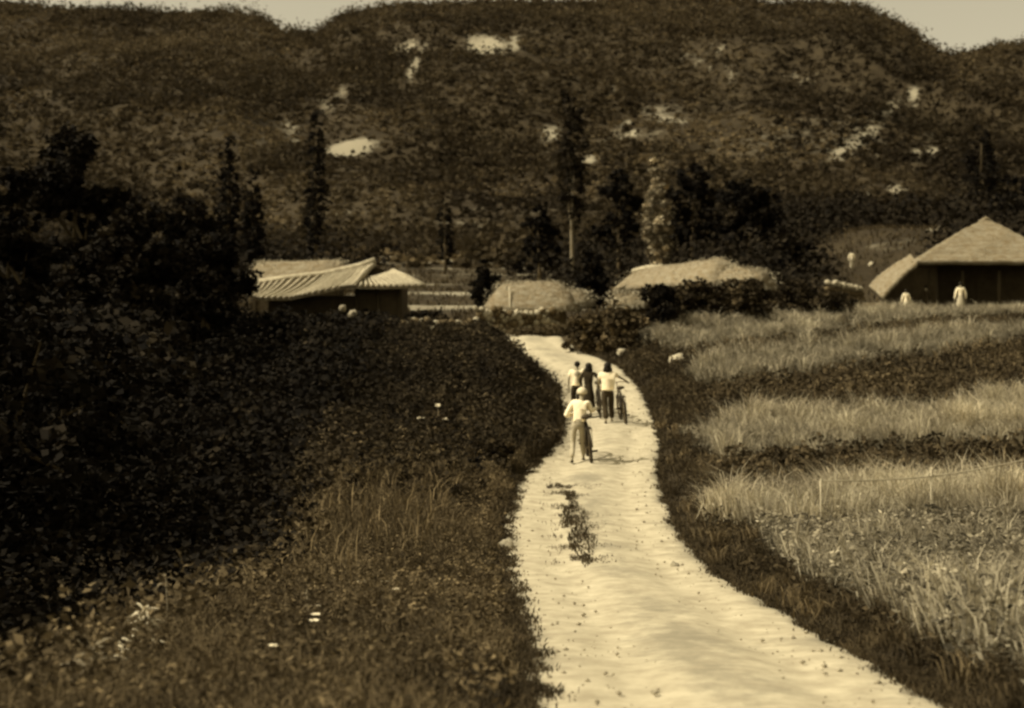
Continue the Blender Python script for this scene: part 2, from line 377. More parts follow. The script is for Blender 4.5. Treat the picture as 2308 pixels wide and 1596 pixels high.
m_.L(P, .6+.6*rng.random(len(P)), t, asp=.8)
n = 1500; x = (rng.random(n)*2-1)*240; y = 500+40*rng.random(n); R = 1.0+1.8*rng.random(n)**2; z = H(x, y)     # ragged tree tops of the skyline
P, t = clumps(np.stack([x, y, z+R*.7], 1), R, 16, 0, .8+.9*rng.random(n), squash=1.2); m_.L(P, .7+.6*rng.random(len(P)), t, asp=.85)
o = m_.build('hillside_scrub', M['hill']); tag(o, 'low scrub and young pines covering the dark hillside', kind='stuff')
# darker woodland belt at the hill foot
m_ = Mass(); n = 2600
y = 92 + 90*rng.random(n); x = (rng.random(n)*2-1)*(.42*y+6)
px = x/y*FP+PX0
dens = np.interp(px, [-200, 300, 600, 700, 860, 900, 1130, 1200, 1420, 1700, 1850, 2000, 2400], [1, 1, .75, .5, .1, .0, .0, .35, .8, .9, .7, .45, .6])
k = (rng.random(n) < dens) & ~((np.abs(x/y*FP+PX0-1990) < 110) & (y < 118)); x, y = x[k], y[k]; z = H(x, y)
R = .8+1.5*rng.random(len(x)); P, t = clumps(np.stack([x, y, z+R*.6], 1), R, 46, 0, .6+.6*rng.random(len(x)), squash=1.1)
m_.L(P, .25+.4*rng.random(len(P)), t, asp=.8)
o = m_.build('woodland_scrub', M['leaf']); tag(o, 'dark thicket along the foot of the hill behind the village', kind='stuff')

# ------------------------------------------------------------------ trees
def crown_leaves(lobes, n, size, mats, tone=1.0, shell=.6):
    m = Mass(); vol = np.array([l[3]*l[4]*l[5] for l in lobes])**.66; ns = (n*vol/vol.sum()).astype(int)
    for (cx, cy, cz, rx, ry, rz), k in zip(lobes, ns):
        nc_ = max(6, k//26); v = rng.normal(size=(nc_, 3)); v /= np.linalg.norm(v, axis=1)[:, None]
        rr = (shell + (1.08-shell)*rng.random(nc_))
        C = np.array([cx, cy, cz]) + v*rr[:, None]*np.array([rx, ry, rz])
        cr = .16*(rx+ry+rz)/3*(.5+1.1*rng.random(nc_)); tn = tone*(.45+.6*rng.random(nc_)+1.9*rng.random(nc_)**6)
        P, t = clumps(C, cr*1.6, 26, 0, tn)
        m.L(P, size*(.4+1.2*rng.random(len(P))**1.5), t, asp=.65)
    return m
def tree(name, label, cat, base, height, lobes, n, size, m, trunk_r=.12, bark='bark', limbs=5, group=None, tone=1.0, lean=0, trunk_to=.8):
    """lobes in metres relative to the base"""
    e = empty(name, base, label, cat, group)
    crown_leaves(lobes, n, size, m, tone).build('crown', M[m], e)
    top = height*trunk_to
    pts = [(0, 0, -.3)] + [(lean*t*height+.12*math.sin(t*5+height)*t, .08*math.sin(t*7)*t, top*t) for t in (.2, .45, .7, 1.0)]
    parts = [tube(pts, [trunk_r*1.25, trunk_r, trunk_r*.85, trunk_r*.6, trunk_r*.25], 7)]
    for i in range(limbs):
        t = .4+.5*i/limbs; an = i*2.4; L = lobes[i % len(lobes)]
        a = Vector((lean*t*height, 0, top*t)); b = Vector((L[0]+math.cos(an)*L[3]*.6, L[1]+math.sin(an)*L[4]*.6, L[2]+L[5]*.2*math.cos(an*2)))
        c = (a+b)/2 + Vector((0, 0, -.05*height*rnd.random()))
        parts.append(tube([a, c, b], [trunk_r*.45, trunk_r*.3, trunk_r*.12], 5))
    V, F = join(*parts); mesh_from('trunk', V, F, M[bark], True, e)
    return e
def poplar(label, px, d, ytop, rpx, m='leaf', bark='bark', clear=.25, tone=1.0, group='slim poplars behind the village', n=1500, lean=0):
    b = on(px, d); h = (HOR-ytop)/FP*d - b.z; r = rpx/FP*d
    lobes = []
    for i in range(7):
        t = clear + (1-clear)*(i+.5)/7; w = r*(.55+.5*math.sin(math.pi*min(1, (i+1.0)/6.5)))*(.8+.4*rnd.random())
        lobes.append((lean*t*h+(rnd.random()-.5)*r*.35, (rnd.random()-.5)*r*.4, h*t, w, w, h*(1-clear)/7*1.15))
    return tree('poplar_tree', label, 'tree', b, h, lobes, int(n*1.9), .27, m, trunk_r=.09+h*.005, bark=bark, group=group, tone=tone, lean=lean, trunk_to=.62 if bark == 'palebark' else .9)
poplar('tallest slim poplar with a dark crown over a long bare pale trunk', 1290, 112, 215, 36, 'leaf', 'palebark', clear=.36, tone=1.3, n=2600)
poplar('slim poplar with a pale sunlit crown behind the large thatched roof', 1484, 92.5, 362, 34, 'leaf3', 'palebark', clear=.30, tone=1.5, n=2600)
poplar('dark column shaped poplar left of the pale hillside slab', 712, 128, 258, 24, 'leaf', tone=.55, clear=.12, n=2600)
poplar('dark narrow poplar second from the left edge above the thicket', 515, 108, 318, 24, 'leaf', tone=.6, clear=.1, n=2400)
poplar('shorter dark poplar just right of the one above the left thicket', 568, 104, 400, 26, 'leaf', tone=.6, clear=.1, n=2200)
poplar('dark conical tree against the striped fields left of the shed', 1092, 84, 592, 26, 'leaf', tone=.6, clear=.03, n=1500)
poplar('dark tree between the thatched shed and the large thatched roof', 1330, 82, 575, 36, 'leaf', tone=.55, clear=.05, n=2200)
poplar('dark pointed conifer standing above the right hand farmhouse', 2210, 135, 292, 44, 'leaf', tone=.55, clear=.08, n=3000)
poplar('dark spindly tree on the terraces left of the tallest poplar', 1003, 128, 455, 22, 'leaf', tone=.6, clear=.2, n=900)
# broad trees
def broad(label, px, d, ytop, rx, m='leaf', n=5000, size=.3, tone=.8, group=None, name='broadleaf_tree', cat='tree', clear=.25, base=None, nl=11, trunk=.16):
    b = on(px, d) if base is None else base; h = (HOR-ytop)/FP*d - b.z; r = rx/FP*d; lobes = []
    for i in range(nl):
        an = i*2.4; rr = r*.72*math.sqrt((i+.3)/nl); lr = r*(.27+.27*rnd.random())
        zc = h*(clear+(1-clear)*(.45+.38*math.cos(i*1.7)*(.5+.5*rnd.random())))
        zc = min(zc, h-lr*.75)
        lobes.append((rr*math.cos(an), rr*math.sin(an), zc, lr, lr, lr*.85))
    lobes.append((0, 0, h-r*.38, r*.45, r*.45, r*.38))
    return tree(name, label, cat, b, h, lobes, n, size, m, trunk_r=trunk, group=group, tone=tone, limbs=6)
BT = 'dark broadleaf trees behind the village'
broad('dark broadleaf tree in the row behind, just right of the tallest poplar', 1395, 122, 385, 62, n=5000, size=.4, tone=.6, group=BT)
broad('dark broadleaf tree right behind the pale poplar crown', 1560, 125, 370, 75, n=5600, size=.4, tone=.6, group=BT)
broad('broad dark tree behind the right end of the large thatched roof', 1690, 118, 410, 80, n=5600, size=.4, tone=.6, group=BT)
broad('low dark tree at the foot of the tallest poplar', 1215, 105, 470, 55, n=3600, size=.38, tone=.55, group=BT)
broad('dark tree beside the white standing figure on the slope', 1790, 100, 535, 60, n=3600, size=.34, tone=.6, group=BT)
broad('dark tree leaning over the right farmhouse from the right edge', 2330, 112, 400, 80, n=4600, size=.38, tone=.5, group=BT)
LT = 'tall dark trees of the left thicket'
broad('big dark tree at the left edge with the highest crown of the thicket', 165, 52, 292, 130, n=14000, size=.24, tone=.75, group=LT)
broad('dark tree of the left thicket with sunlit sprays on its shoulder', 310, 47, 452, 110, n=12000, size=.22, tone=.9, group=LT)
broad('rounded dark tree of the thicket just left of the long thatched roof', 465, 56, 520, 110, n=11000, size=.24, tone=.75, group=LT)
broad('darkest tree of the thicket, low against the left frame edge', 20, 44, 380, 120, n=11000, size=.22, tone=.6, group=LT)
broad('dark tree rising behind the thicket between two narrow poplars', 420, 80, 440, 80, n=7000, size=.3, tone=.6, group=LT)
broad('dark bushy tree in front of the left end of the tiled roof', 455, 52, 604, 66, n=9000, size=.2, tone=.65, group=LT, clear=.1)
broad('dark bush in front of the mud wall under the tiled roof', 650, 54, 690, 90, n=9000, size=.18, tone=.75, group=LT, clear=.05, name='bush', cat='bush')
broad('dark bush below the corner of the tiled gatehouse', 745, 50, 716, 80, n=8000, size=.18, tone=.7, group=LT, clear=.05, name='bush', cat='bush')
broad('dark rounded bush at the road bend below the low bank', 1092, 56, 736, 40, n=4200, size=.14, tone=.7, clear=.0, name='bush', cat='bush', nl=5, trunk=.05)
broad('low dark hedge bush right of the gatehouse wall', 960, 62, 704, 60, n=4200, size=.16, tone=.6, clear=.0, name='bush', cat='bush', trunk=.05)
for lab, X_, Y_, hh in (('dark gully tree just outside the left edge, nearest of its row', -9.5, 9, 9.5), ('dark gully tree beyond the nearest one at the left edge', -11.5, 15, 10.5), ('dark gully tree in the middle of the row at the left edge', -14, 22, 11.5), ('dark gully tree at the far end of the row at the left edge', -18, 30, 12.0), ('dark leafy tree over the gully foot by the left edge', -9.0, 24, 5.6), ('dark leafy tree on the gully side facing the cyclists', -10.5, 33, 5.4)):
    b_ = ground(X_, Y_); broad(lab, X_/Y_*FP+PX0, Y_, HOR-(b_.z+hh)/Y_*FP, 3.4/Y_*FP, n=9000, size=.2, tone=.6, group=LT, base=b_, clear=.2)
LB = 'dark bushes of the bank left of the cyclists'
for lab, px, d, yt, rx, tn in (('rounded bush on the bank edge above the group of cyclists', 1150, 45, 800, 48, 1.1), ('wide bush on the bank left of the white capped boy', 1185, 34, 905, 50, 1.0), ('bush in the middle of the bank below the low stone wall', 985, 46, 795, 60, .9), ('lower bush on the left bank above the pale blossom heads', 960, 37, 868, 62, 1.15), ('leftmost bush of the bank beside the dark gully', 850, 36, 850, 60, .8), ('bush on the bank end where the verge grass begins', 1110, 27, 985, 48, .9)):
    broad(lab, px, d, yt, rx, 'leaf2', n=6500, size=.085, tone=tn, group=LB, clear=.0, name='bush', cat='bush', trunk=.03)
HB = 'bushes in front of the thatched roofs'
for lab, px, d, yt, rx, n, tn, mm in [
 ('grassy bush at the inside of the road bend with a wispy top', 1330, 55, 700, 66, 9000, 2.0, 'leaf2'),
 ('pale grassy bush hanging over the road bend below the straw stack', 1400, 53, 690, 52, 8000, 2.3, 'leaf2'),
 ('dark bush right of the straw stack', 1490, 58, 640, 56, 6500, .8, 'leaf'),
 ('big dark bush in front of the large thatched roof', 1580, 60, 628, 72, 8000, 1.0, 'leaf2'),
 ('speckled dark bush under the low right end of the large thatched roof', 1690, 60, 626, 66, 7500, 1.3, 'leaf2'),
 ('dark bush left of the row of pale round stones', 1790, 62, 632, 60, 6500, 1.0, 'leaf2'),
 ('low dark bush below the row of pale round stones', 1880, 63, 660, 52, 5000, 1.1, 'leaf2')]:
    broad(lab, px, d, yt, rx, mm, n=n, size=.15, tone=tn, group=HB, clear=.0, name='bush', cat='bush', trunk=.05)

# ------------------------------------------------------------------ left gully and mound vegetation
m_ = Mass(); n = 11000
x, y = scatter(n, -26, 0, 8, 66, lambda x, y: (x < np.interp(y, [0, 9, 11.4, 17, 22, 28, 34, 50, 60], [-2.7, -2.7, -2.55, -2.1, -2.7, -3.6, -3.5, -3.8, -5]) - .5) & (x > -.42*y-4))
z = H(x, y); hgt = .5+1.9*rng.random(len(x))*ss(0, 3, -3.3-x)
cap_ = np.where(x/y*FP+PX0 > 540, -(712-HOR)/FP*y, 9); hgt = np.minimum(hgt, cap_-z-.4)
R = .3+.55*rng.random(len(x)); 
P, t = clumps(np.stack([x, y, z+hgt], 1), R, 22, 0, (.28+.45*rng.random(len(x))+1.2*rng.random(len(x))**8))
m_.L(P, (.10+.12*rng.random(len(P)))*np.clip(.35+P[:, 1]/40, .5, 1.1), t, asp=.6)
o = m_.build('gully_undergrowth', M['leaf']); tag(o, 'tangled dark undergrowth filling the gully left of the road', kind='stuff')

m_ = Mass()                                     # mound beside the road and the shrubs hanging over it
x, y = scatter(7600, -6, 2, 21, 57, lambda x, y: (x < RL(y)-.15) & (x > -5.5) & ((y > 29) | ((x < RL(y)-.6) & (rng.random(len(x)) < (y-19)/11))))
z = H(x, y); s_ = RL(y)-x; lf = fbm(x*.55+3, y*.4, 3); hg = (.15+.55*ss(0, 1.5, s_)*rng.random(len(x)))*(1+1.3*lf); R = (.10+.38*rng.random(len(x))**2)
P, t = clumps(np.stack([x, y, z+hg], 1), R, 24, 0, (.35+.5*rng.random(len(x))+1.4*rng.random(len(x))**7)*np.clip(1+2.6*lf, .3, 2.3))
m_.L(P, .07+.08*rng.random(len(P)), t*.8, asp=.5)
x, y = scatter(22000, -6, 2, 28, 57, lambda x, y: (x < RL(y)) & (x > -5.5))
m_.B(np.stack([x, y, H(x, y)], 1), .25+.5*rng.random(len(x)), .02, .3+.5*rng.random(len(x)), .5+.9*rng.random(len(x)))
x, y = scatter(500, -1.8, 3.2, 63.2, 64.6, lambda x, y: rng.random(len(x)) < np.interp(x, [-1.8, -.2, .8, 3], [.03, .08, .7, 1]))
R = .12+.2*rng.random(len(x)); P, t = clumps(np.stack([x, y, H(x, y)+R*.8+.12*rng.random(len(x))], 1), R, 20, 0, .9+1.3*rng.random(len(x))); m_.L(P, .1+.08*rng.random(len(P)), t, asp=.6)
o = m_.build('roadside_shrubs', M['leaf2']); tag(o, 'low dark shrubs and weeds on the bank left of the cyclists', kind='stuff')

# ------------------------------------------------------------------ near left verge
edgeX = lambda y: np.interp(y, [0, 9, 11.4, 17, 22, 28, 34], [-2.95, -2.95, -2.8, -2.35, -2.9, -3.8, -4.2])
m_ = Mass()
x, y = scatter(95000, -4.2, 1.2, 6.5, 33, lambda x, y: (x < RL(y)+.14*fbm(x*3, y*3)-.13) & (x > edgeX(y)) & (x > -.4*y-1), ypow=1.15)
s_ = RL(y)-x; pt = fbm(x*1.1, y*.8, 4)
h = (.07+.14*ss(0, .9, s_)+.16*ss(15, 24, y)*ss(.3, 1.5, s_))*(.6+.9*rng.random(len(x)))*(1+1.6*pt)
m_.B(np.stack([x, y, H(x, y)-.01], 1), h, .007+y*.00045, .3+.9*rng.random(len(x)), (.4+.7*rng.random(len(x)))*np.clip(1+2.6*pt, .3, 2.6))
x, y = scatter(4200, -4, .6, 6.5, 30, lambda x, y: (x < RL(y)-.25) & (x > edgeX(y)))   # leafy weeds
R = (.04+.13*rng.random(len(x))**1.5)*(1+1.6*fbm(x*.8, y*.8)); P, t = clumps(np.stack([x, y, H(x, y)+R*.8+.04+.16*rng.random(len(x))**2], 1), R, 20, 0, (.45+.9*rng.random(len(x))**2*1.5)*(1+1.2*fbm(x*.7+9, y*.7)), squash=1.2)
m_.L(P, .022+.035*rng.random(len(P)), t, asp=.5)
o = m_.build('verge_grass', M['drygrass']); tag(o, 'rough grass and weeds on the left verge', kind='stuff')
m_ = Mass()                                     # tall stalks along the drop
x, y = scatter(9000, -4.4, .4, 12, 32, lambda x, y: (x < RL(y)-.9) & (x > edgeX(y)-.5) & (rng.random(len(x)) < ss(14, 20, y)+.08))
m_.B(np.stack([x, y, H(x, y)], 1), .35+.5*rng.random(len(x)), .012, .2+.6*rng.random(len(x)), .5+2.3*rng.random(len(x))**2.5)
x2, y2 = scatter(650, -4.4, -2.4, 7, 32, lambda x, y: (x > edgeX(y)-1.1) & (x < edgeX(y)+.4))
R = .16+.22*rng.random(len(x2)); P, t = clumps(np.stack([x2, y2, H(x2, y2)+R], 1), R, 40, 0, .4+.7*rng.random(len(x2)))
m_.L(P, .05+.06*rng.random(len(P)), t, asp=.55)
o = m_.build('tall_weeds', M['drygrass']); tag(o, 'tall seeding weeds along the drop beside the left verge', kind='stuff')

# ------------------------------------------------------------------ right side: verge, weeds, rice, beans
m_ = Mass()
x, y = scatter(130000, 0, 12, 6.5, 58, lambda x, y: (x > RR(y)+.1*fbm(x*3, y*3)-.03) & (x < RR(y)+1.7+.05*y) & (x < .42*y+1), ypow=1.3)
pt = fbm(x*1.1, y*.8, 4); t_ = x-RR(y)
h = (.06+.12*ss(0, .8, t_)+.06*ss(20, 40, y))*(.6+.9*rng.random(len(x)))*(1+1.4*pt)
m_.B(np.stack([x, y, H(x, y)-.01], 1), h, .008+y*.00045, .3+.9*rng.random(len(x)), (.45+.6*rng.random(len(x)))*np.clip(1+2.6*pt, .35, 2.5))
x, y = scatter(3200, 0, 12, 6.5, 56, lambda x, y: (x > RR(y)+.3) & (x < RR(y)+2.2))
R = .06+.15*rng.random(len(x))+.002*y; P, t = clumps(np.stack([x, y, H(x, y)+R*.6], 1), R, 26, 0, .5+.8*rng.random(len(x)))
m_.L(P, .035+.05*rng.random(len(P))+.001*P[:, 1], t, asp=.5)
x, y = scatter(70000, 1.5, 9, 6.5, 19, lambda x, y: (x > RR(y)-.06+.16*fbm(x*3, y*3)) & (x < RR(y)+2.4) & (x < .42*y+1))
pt = fbm(x*1.4, y*1.4, 4); m_.B(np.stack([x, y, H(x, y)-.01], 1), (.05+.10*ss(0, .6, x-RR(y)))*(.6+.9*rng.random(len(x)))*(1+1.5*pt), .011, .3+1.1*rng.random(len(x)), (.45+.7*rng.random(len(x)))*np.clip(1+3*pt, .3, 2.8))
x0_ = rng.random(700)*7+1.5; y0_ = 7+30*rng.random(700)**1.4; k = (x0_ > RR(y0_)+.1) & (x0_ < RR(y0_)+2.0); x0_, y0_ = x0_[k], y0_[k]
x = np.repeat(x0_, 40)+rng.normal(size=40*len(x0_))*.07; y = np.repeat(y0_, 40)+rng.normal(size=40*len(x0_))*.07
m_.B(np.stack([x, y, H(x, y)], 1), .12+.22*rng.random(len(x)), .009+.0003*y, .4+1.1*rng.random(len(x)), np.repeat(.8+2.2*rng.random(len(x0_))**2, 40)*(.7+.6*rng.random(len(x))))
o = m_.build('bank_grass', M['grass']); tag(o, 'short dark grass on the bank between road and paddies', kind='stuff')

m_ = Mass()                                     # foreground weeds on the right
def fld0(x, y): return (x > RR(y)+.38+.3*vnoise(x*2, y*2)+.25*ss(13, 17, y)) & (x < .42*y+2.2) & (y < 18.4+.28*(x-2.8))
x, y = scatter(90000, 2, 11, 6.5, 20, fld0)
pt = fbm(x*.9, y*.9, 4)
pt = pt+.6*fbm(x*2.3, y*2.3, 2)
m_.B(np.stack([x, y, H(x, y)], 1), (.14+.36*rng.random(len(x)))*np.clip(1+2.6*pt, .25, 2.2), .015, .3+1.0*rng.random(len(x)), (.45+.75*rng.random(len(x)))*(1+pt))
x, y = scatter(7000, 2, 11, 6.5, 20, fld0)
R = .08+.12*rng.random(len(x)); P, t = clumps(np.stack([x, y, H(x, y)+.05+.36*rng.random(len(x))], 1), R, 15, 0, (.2+1.3*rng.random(len(x))**1.4)*(1+1.8*fbm(x*1.3, y*1.3)))
m_.L(P, .035+.06*rng.random(len(P)), t*.9, asp=.45)
o = m_.build('field_weeds', M['rice']); tag(o, 'tangled sunlit weeds filling the lower right corner', kind='stuff')

def rice_band(label, f0, kx, X0, depth, dens, xmax, hb=.84, bw=.013, tone=1.0, off=1.25):
    m = Mass(); n = int(dens*depth*xmax)
    x = rng.random(n)*(xmax+2); y = f0+kx*(x-X0)+depth*rng.random(n)**1.15
    k = (x > RR(y)+off+.35*vnoise(y, x)+.8*(1-(y-f0-kx*(x-X0))/depth)**2) & (x < .41*y+2.5); x, y = x[k], y[k]
    nb = 17; pt = fbm(x*.7, y*.9, 3)+.5*fbm(x*2.6, y*2.6, 2)
    hx, hy = np.repeat(x, nb), np.repeat(y, nb); hh = np.repeat((.85+.3*rng.random(len(x)))*np.clip(1+1.5*pt, .35, 1.6)*(.6+.4*ss(off, off+.9, x-RR(y))), nb)
    hx = hx+rng.normal(size=len(hx))*.06; hy = hy+rng.normal(size=len(hx))*.06
    m.B(np.stack([hx, hy, H(hx, hy)], 1), hb*hh*(.6+.45*rng.random(len(hx))), bw*.72, .35+1.0*rng.random(len(hx))**1.3, tone*np.repeat(.5+.7*rng.random(len(x))+1.1*pt, nb)*(.65+.7*rng.random(len(hx))))
    o = m.build('rice_plants', M['rice']); tag(o, label, kind='stuff'); return o
rice_band('nearest strip of ripening rice beside the lower road', 18.5, .28, 2.8, 3.0, 52, 12, bw=.016, tone=1.4, off=.35)
rice_band('second strip of tall rice across the middle of the right side', 27.2, .35, 3.4, 5.0, 34, 16, bw=.022, tone=1.3, off=.4)
rice_band('third strip of rice below the uppermost paddy', 38.5, .9, 5, 4.5, 14, 22, bw=.032, tone=1.0)
rice_band('uppermost paddy of rice below the farmhouse', 44.5, 1.1, 4, 10, 9, 30, bw=.038, tone=1.0, hb=.66)
m_ = Mass()
def gap(x, y):
    a = (y > 21.8+.28*(x-2.8)) & (y < 27+.35*(x-3.4)); b = (y > 32.6+.35*(x-3.4)) & (y < 38.3+.9*(x-5))
    c = (y > 43.2+.9*(x-5)) & (y < 44.3+1.1*(x-4)); return (a | b | c) & (x > RR(y)+1.2) & (x < .41*y+2)
x, y = scatter(6500, 3, 26, 20, 60, gap)
R = .1+.2*rng.random(len(x)); P, t = clumps(np.stack([x, y, H(x, y)+R+.15*rng.random(len(x))], 1), R, 22, 0, (.7+1.5*rng.random(len(x)))*(1+1.6*fbm(x*.6, y*.6)))
m_.L(P, .06+.09*rng.random(len(P)), t, asp=.7)
x, y = scatter(30000, 2.4, 26, 20.5, 60, gap); gn = fbm(x*.8, y*.5, 3)
m_.B(np.stack([x, y, H(x, y)], 1), (.25+.4*rng.random(len(x)))*(1+1.2*gn), .012+.0005*y, .4+.9*rng.random(len(x)), (1.2+2.2*rng.random(len(x)))*(1+1.5*gn))
o = m_.build('bean_plants', M['leaf2']); tag(o, 'dark leafy bean rows between the strips of rice', kind='stuff')
m_ = Mass()                                     # grass strip down the middle of the road
x, y = scatter(9000, .2, 1.8, 16.8, 24.2, lambda x, y: np.abs(x-((1318-(y-18)*5-PX0)/FP*y)) < .02+.17*np.sin(np.clip((y-17)/7, 0, 1)*np.pi)**.6*(.45+1.0*vnoise(y*1.3, x*2)))
m_.B(np.stack([x, y, RZ(y)+.02], 1), .05+.09*rng.random(len(x)), .014, .3+.8*rng.random(len(x)), .5+.6*rng.random(len(x)))
x = rng.normal(size=9000)*.17; y = 17+8.5*rng.random(9000); x = x+(1318-(y-18)*5-PX0)/FP*y; k = (vnoise(x*5, y*3) > .55); x, y = x[k], y[k]
m_.B(np.stack([x, y, RZ(y)+.04], 1), .02+.06*rng.random(len(x)), .010, .3+1.0*rng.random(len(x)), .6+.9*rng.random(len(x)))
x, y = scatter(700, .6, 1.6, 24.6, 25.6, lambda x, y: (np.abs(y-25.2) < .15))
m_.B(np.stack([x, y, RZ(y)+.02], 1), .04+.05*rng.random(len(x)), .014, .5, .5+.5*rng.random(len(x)))
for side in (0, 1):
    yy_ = 7+45*rng.random(520)**1.5; c = (RL(yy_) if side == 0 else RR(yy_)); off = (rng.random(520)**2.5*.2-.14)*(1 if side == 0 else -1)
    k_ = 34; yy = np.repeat(yy_, k_)+rng.normal(size=520*k_)*.09; xx = np.repeat(c+off, k_)+rng.normal(size=520*k_)*.05
    m_.B(np.stack([xx, yy, RZ(yy)+.01], 1), .03+.08*rng.random(len(xx)), .008+.0004*yy, .4+1.0*rng.random(len(xx)), .5+.8*rng.random(len(xx)))
o = m_.build('road_grass', M['grass']); tag(o, 'dark grass growing between the wheel tracks and creeping in from the road edges', kind='stuff')
m_ = Mass()                                     # grass over valley floor between houses
x, y = scatter(26000, -30, 36, 56, 150, lambda x, y: inview(x, y) & ((x < RL(y)-.2) | (x > RR(y)+.2) | (y > 70)) & ~((np.abs(x/y*FP+PX0-1090) < 230) & (y > 80) & ((np.interp(y, far_d, far_z)/.78)%1 < .62)))
m_.B(np.stack([x, y, H(x, y)], 1), .2+.35*rng.random(len(x)), .05+.0006*y, .4+.5*rng.random(len(x)), .5+1.0*rng.random(len(x)))
o = m_.build('meadow_grass', M['grass']); tag(o, 'rough grass around the houses and on the terraced fields', kind='stuff')

# ------------------------------------------------------------------ houses
def thatch_roof(parent, A, B, hw, drop, over=1.2, name='roof', bow=.12, m='thatch', round_=.35):
    """ridge from A to B, half width hw, eaves `drop` below the ridge; rounded hips"""
    A, B = Vector(A), Vector(B); ax = (B-A); Lr = ax.length; ax.normalize(); side = Vector((ax.y, -ax.x, 0)).normalized()
    hx = Vector((ax.x, ax.y, 0)).normalized(); nu, nv = 64, 12; V, F = [], []
    for j in range(nv+1):
        v = j/nv                                   # 0 ridge .. 1 eave
        for i in range(nu):
            an = 2*math.pi*i/nu; c, s = math.cos(an), math.sin(an)
            e = 2/2.8; cx = math.copysign(abs(c)**e, c); sy = math.copysign(abs(s)**e, s)
            rx, ry = over*v, hw*v
            along = Lr/2 + (Lr/2)*max(-1, min(1, cx*1.05))
            p = A + ax*along + hx*(cx*rx) + side*(sy*ry)
            z = -drop*(v**(1.18)) + bow*math.sin(math.pi*v)
            nn = .20*float(fbm(p.x*1.1+5, p.y*1.1+v*4, 4)) - .04*((v*5) % 1) * (1 if v > 0 else .6)
            V.append((p.x, p.y, p.z+z+nn))
    for j in range(nv):
        for i in range(nu): F.append((j*nu+i, j*nu+(i+1) % nu, (j+1)*nu+(i+1) % nu, (j+1)*nu+i))
    F.append(tuple(range(nu-1, -1, -1)))
    # rolled edge and underside
    base = len(V); C = (A+B)/2
    for kk, (dz, sc_) in enumerate(((-.16, 1.01), (-.26, .96), (-.12, .6))):
        for i in range(nu):
            p = Vector(V[nv*nu+i]); c2 = Vector((C.x, C.y, p.z)); q_ = c2+(p-c2)*sc_; V.append((q_.x, q_.y, q_.z+dz))
    for kk in range(3):
        o0 = nv*nu if kk == 0 else base+(kk-1)*nu; o1 = base+kk*nu
        for i in range(nu): F.append((o0+i, o0+(i+1) % nu, o1+(i+1) % nu, o1+i))
    r = mesh_from(name, [Vector(v)-parent.location for v in V], F, M[m], True, parent)
    # straw ends hanging at the eave, one fringe
    eav = np.array([V[nv*nu+i] for i in range(nu)]); eav = np.concatenate([eav+(np.roll(eav, -1, 0)-eav)*t for t in np.linspace(0, 1, 14, endpoint=False)])
    eav = eav + rng.normal(size=eav.shape)*.04; mm = Mass(); 
    mm.B(eav+np.array([0, 0, -.05]), -(.12+.16*rng.random(len(eav))), .05, .5, .7+.6*rng.random(len(eav)))
    sr = np.array(V[:nv*nu]); sr = sr[rng.integers(0, len(sr), 900)]+rng.normal(size=(900, 3))*np.array([.25, .25, .03])
    mm.B(sr, .06+.1*rng.random(900), .05, 1.3, .8+.7*rng.random(900))
    f = mm.build('straw_fringe', M['strawtone'], parent, parent.location); f['kind'] = 'stuff'
    return r
M['strawtone'] = mat('straw_ends', .16, .28, scale=3, tone=True)
def wallbox(parent, A, B, hw, z0, z1, inset=.5, m='mud', door=None):
    A, B = Vector(A), Vector(B); ax = Vector((B.x-A.x, B.y-A.y, 0)); L = ax.length; ax.normalize(); an = math.atan2(ax.y, ax.x)
    V, F = box(-inset, L+inset, -hw, hw, z0, z1); c, s = math.cos(an), math.sin(an)
    T = lambda v: Vector((A.x+v[0]*c-v[1]*s, A.y+v[0]*s+v[1]*c, v[2]))-parent.location
    w = mesh_from('wall', [T(v) for v in V], F, M[m], False, parent)
    nx = max(2, int(L/1.8))+1
    for i in range(nx+1):                          # timber posts, proud of the mud
        x = -inset+(L+2*inset)*i/nx; V, F = box(x-.08, x+.08, -hw-.05, -hw+.05, z0, z1+.02)
        mesh_from('post', [T(v) for v in V], F, M['wood'], False, parent)
    if door is not None:
        V, F = box(door, door+.85, -hw-.04, -hw+.02, z0+.3, z0+1.9); dd = mesh_from('door', [T(v) for v in V], F, M['wood'], False, parent)
        for i in range(4):
            V, F = box(door+.1+i*.2, door+.14+i*.2, -hw-.06, -hw-.035, z0+.4, z0+1.8); mesh_from('slat', [T(v) for v in V], F, M['bark'], False, dd)
    return w
# long thatched house, left
A, B = W(588, 590, 76), W(764, 585, 76)
e = empty('thatched_house', (A.x+2.5, 76, float(H(A.x+2.5, 76))), 'long low thatched house with a square ended straw roof, left behind the tiled gatehouse', 'house')
thatch_roof(e, A, B, 1.9, 1.12, over=.75); wallbox(e, A, B, 1.45, e.location.z-.3, A.z-.95, inset=.1, door=2.0)
# small shed, centre
A, B = W(1152, 634, 70), W(1244, 633, 70)
e = empty('thatched_shed', (A.x+1, 70, float(H(A.x+1, 70))), 'small thatched shed with a rounded straw roof beside the road end', 'shed')
thatch_roof(e, A, B, 1.9, 1.25, over=1.35, bow=.2); wallbox(e, A, B, 1.3, e.location.z-.3, A.z-1.05, inset=.6, door=.4)
A2, B2 = W(1252, 649, 70.6), W(1306, 656, 70.2)
thatch_roof(e, A2, B2, 1.2, .5, over=.6, name='lean_to_roof')
p0, p1 = W(1150, 690, 68.2), W(1148, 648, 68.9)
V, F = tube([p0-Vector((0, 0, 1.4)), p0, p1], [.05, .05, .04], 6); o = mesh_from('wooden_pole', V, F, M['straw'], True); tag(o, 'short pale pole leaning against the left hip of the small thatched shed', 'pole')
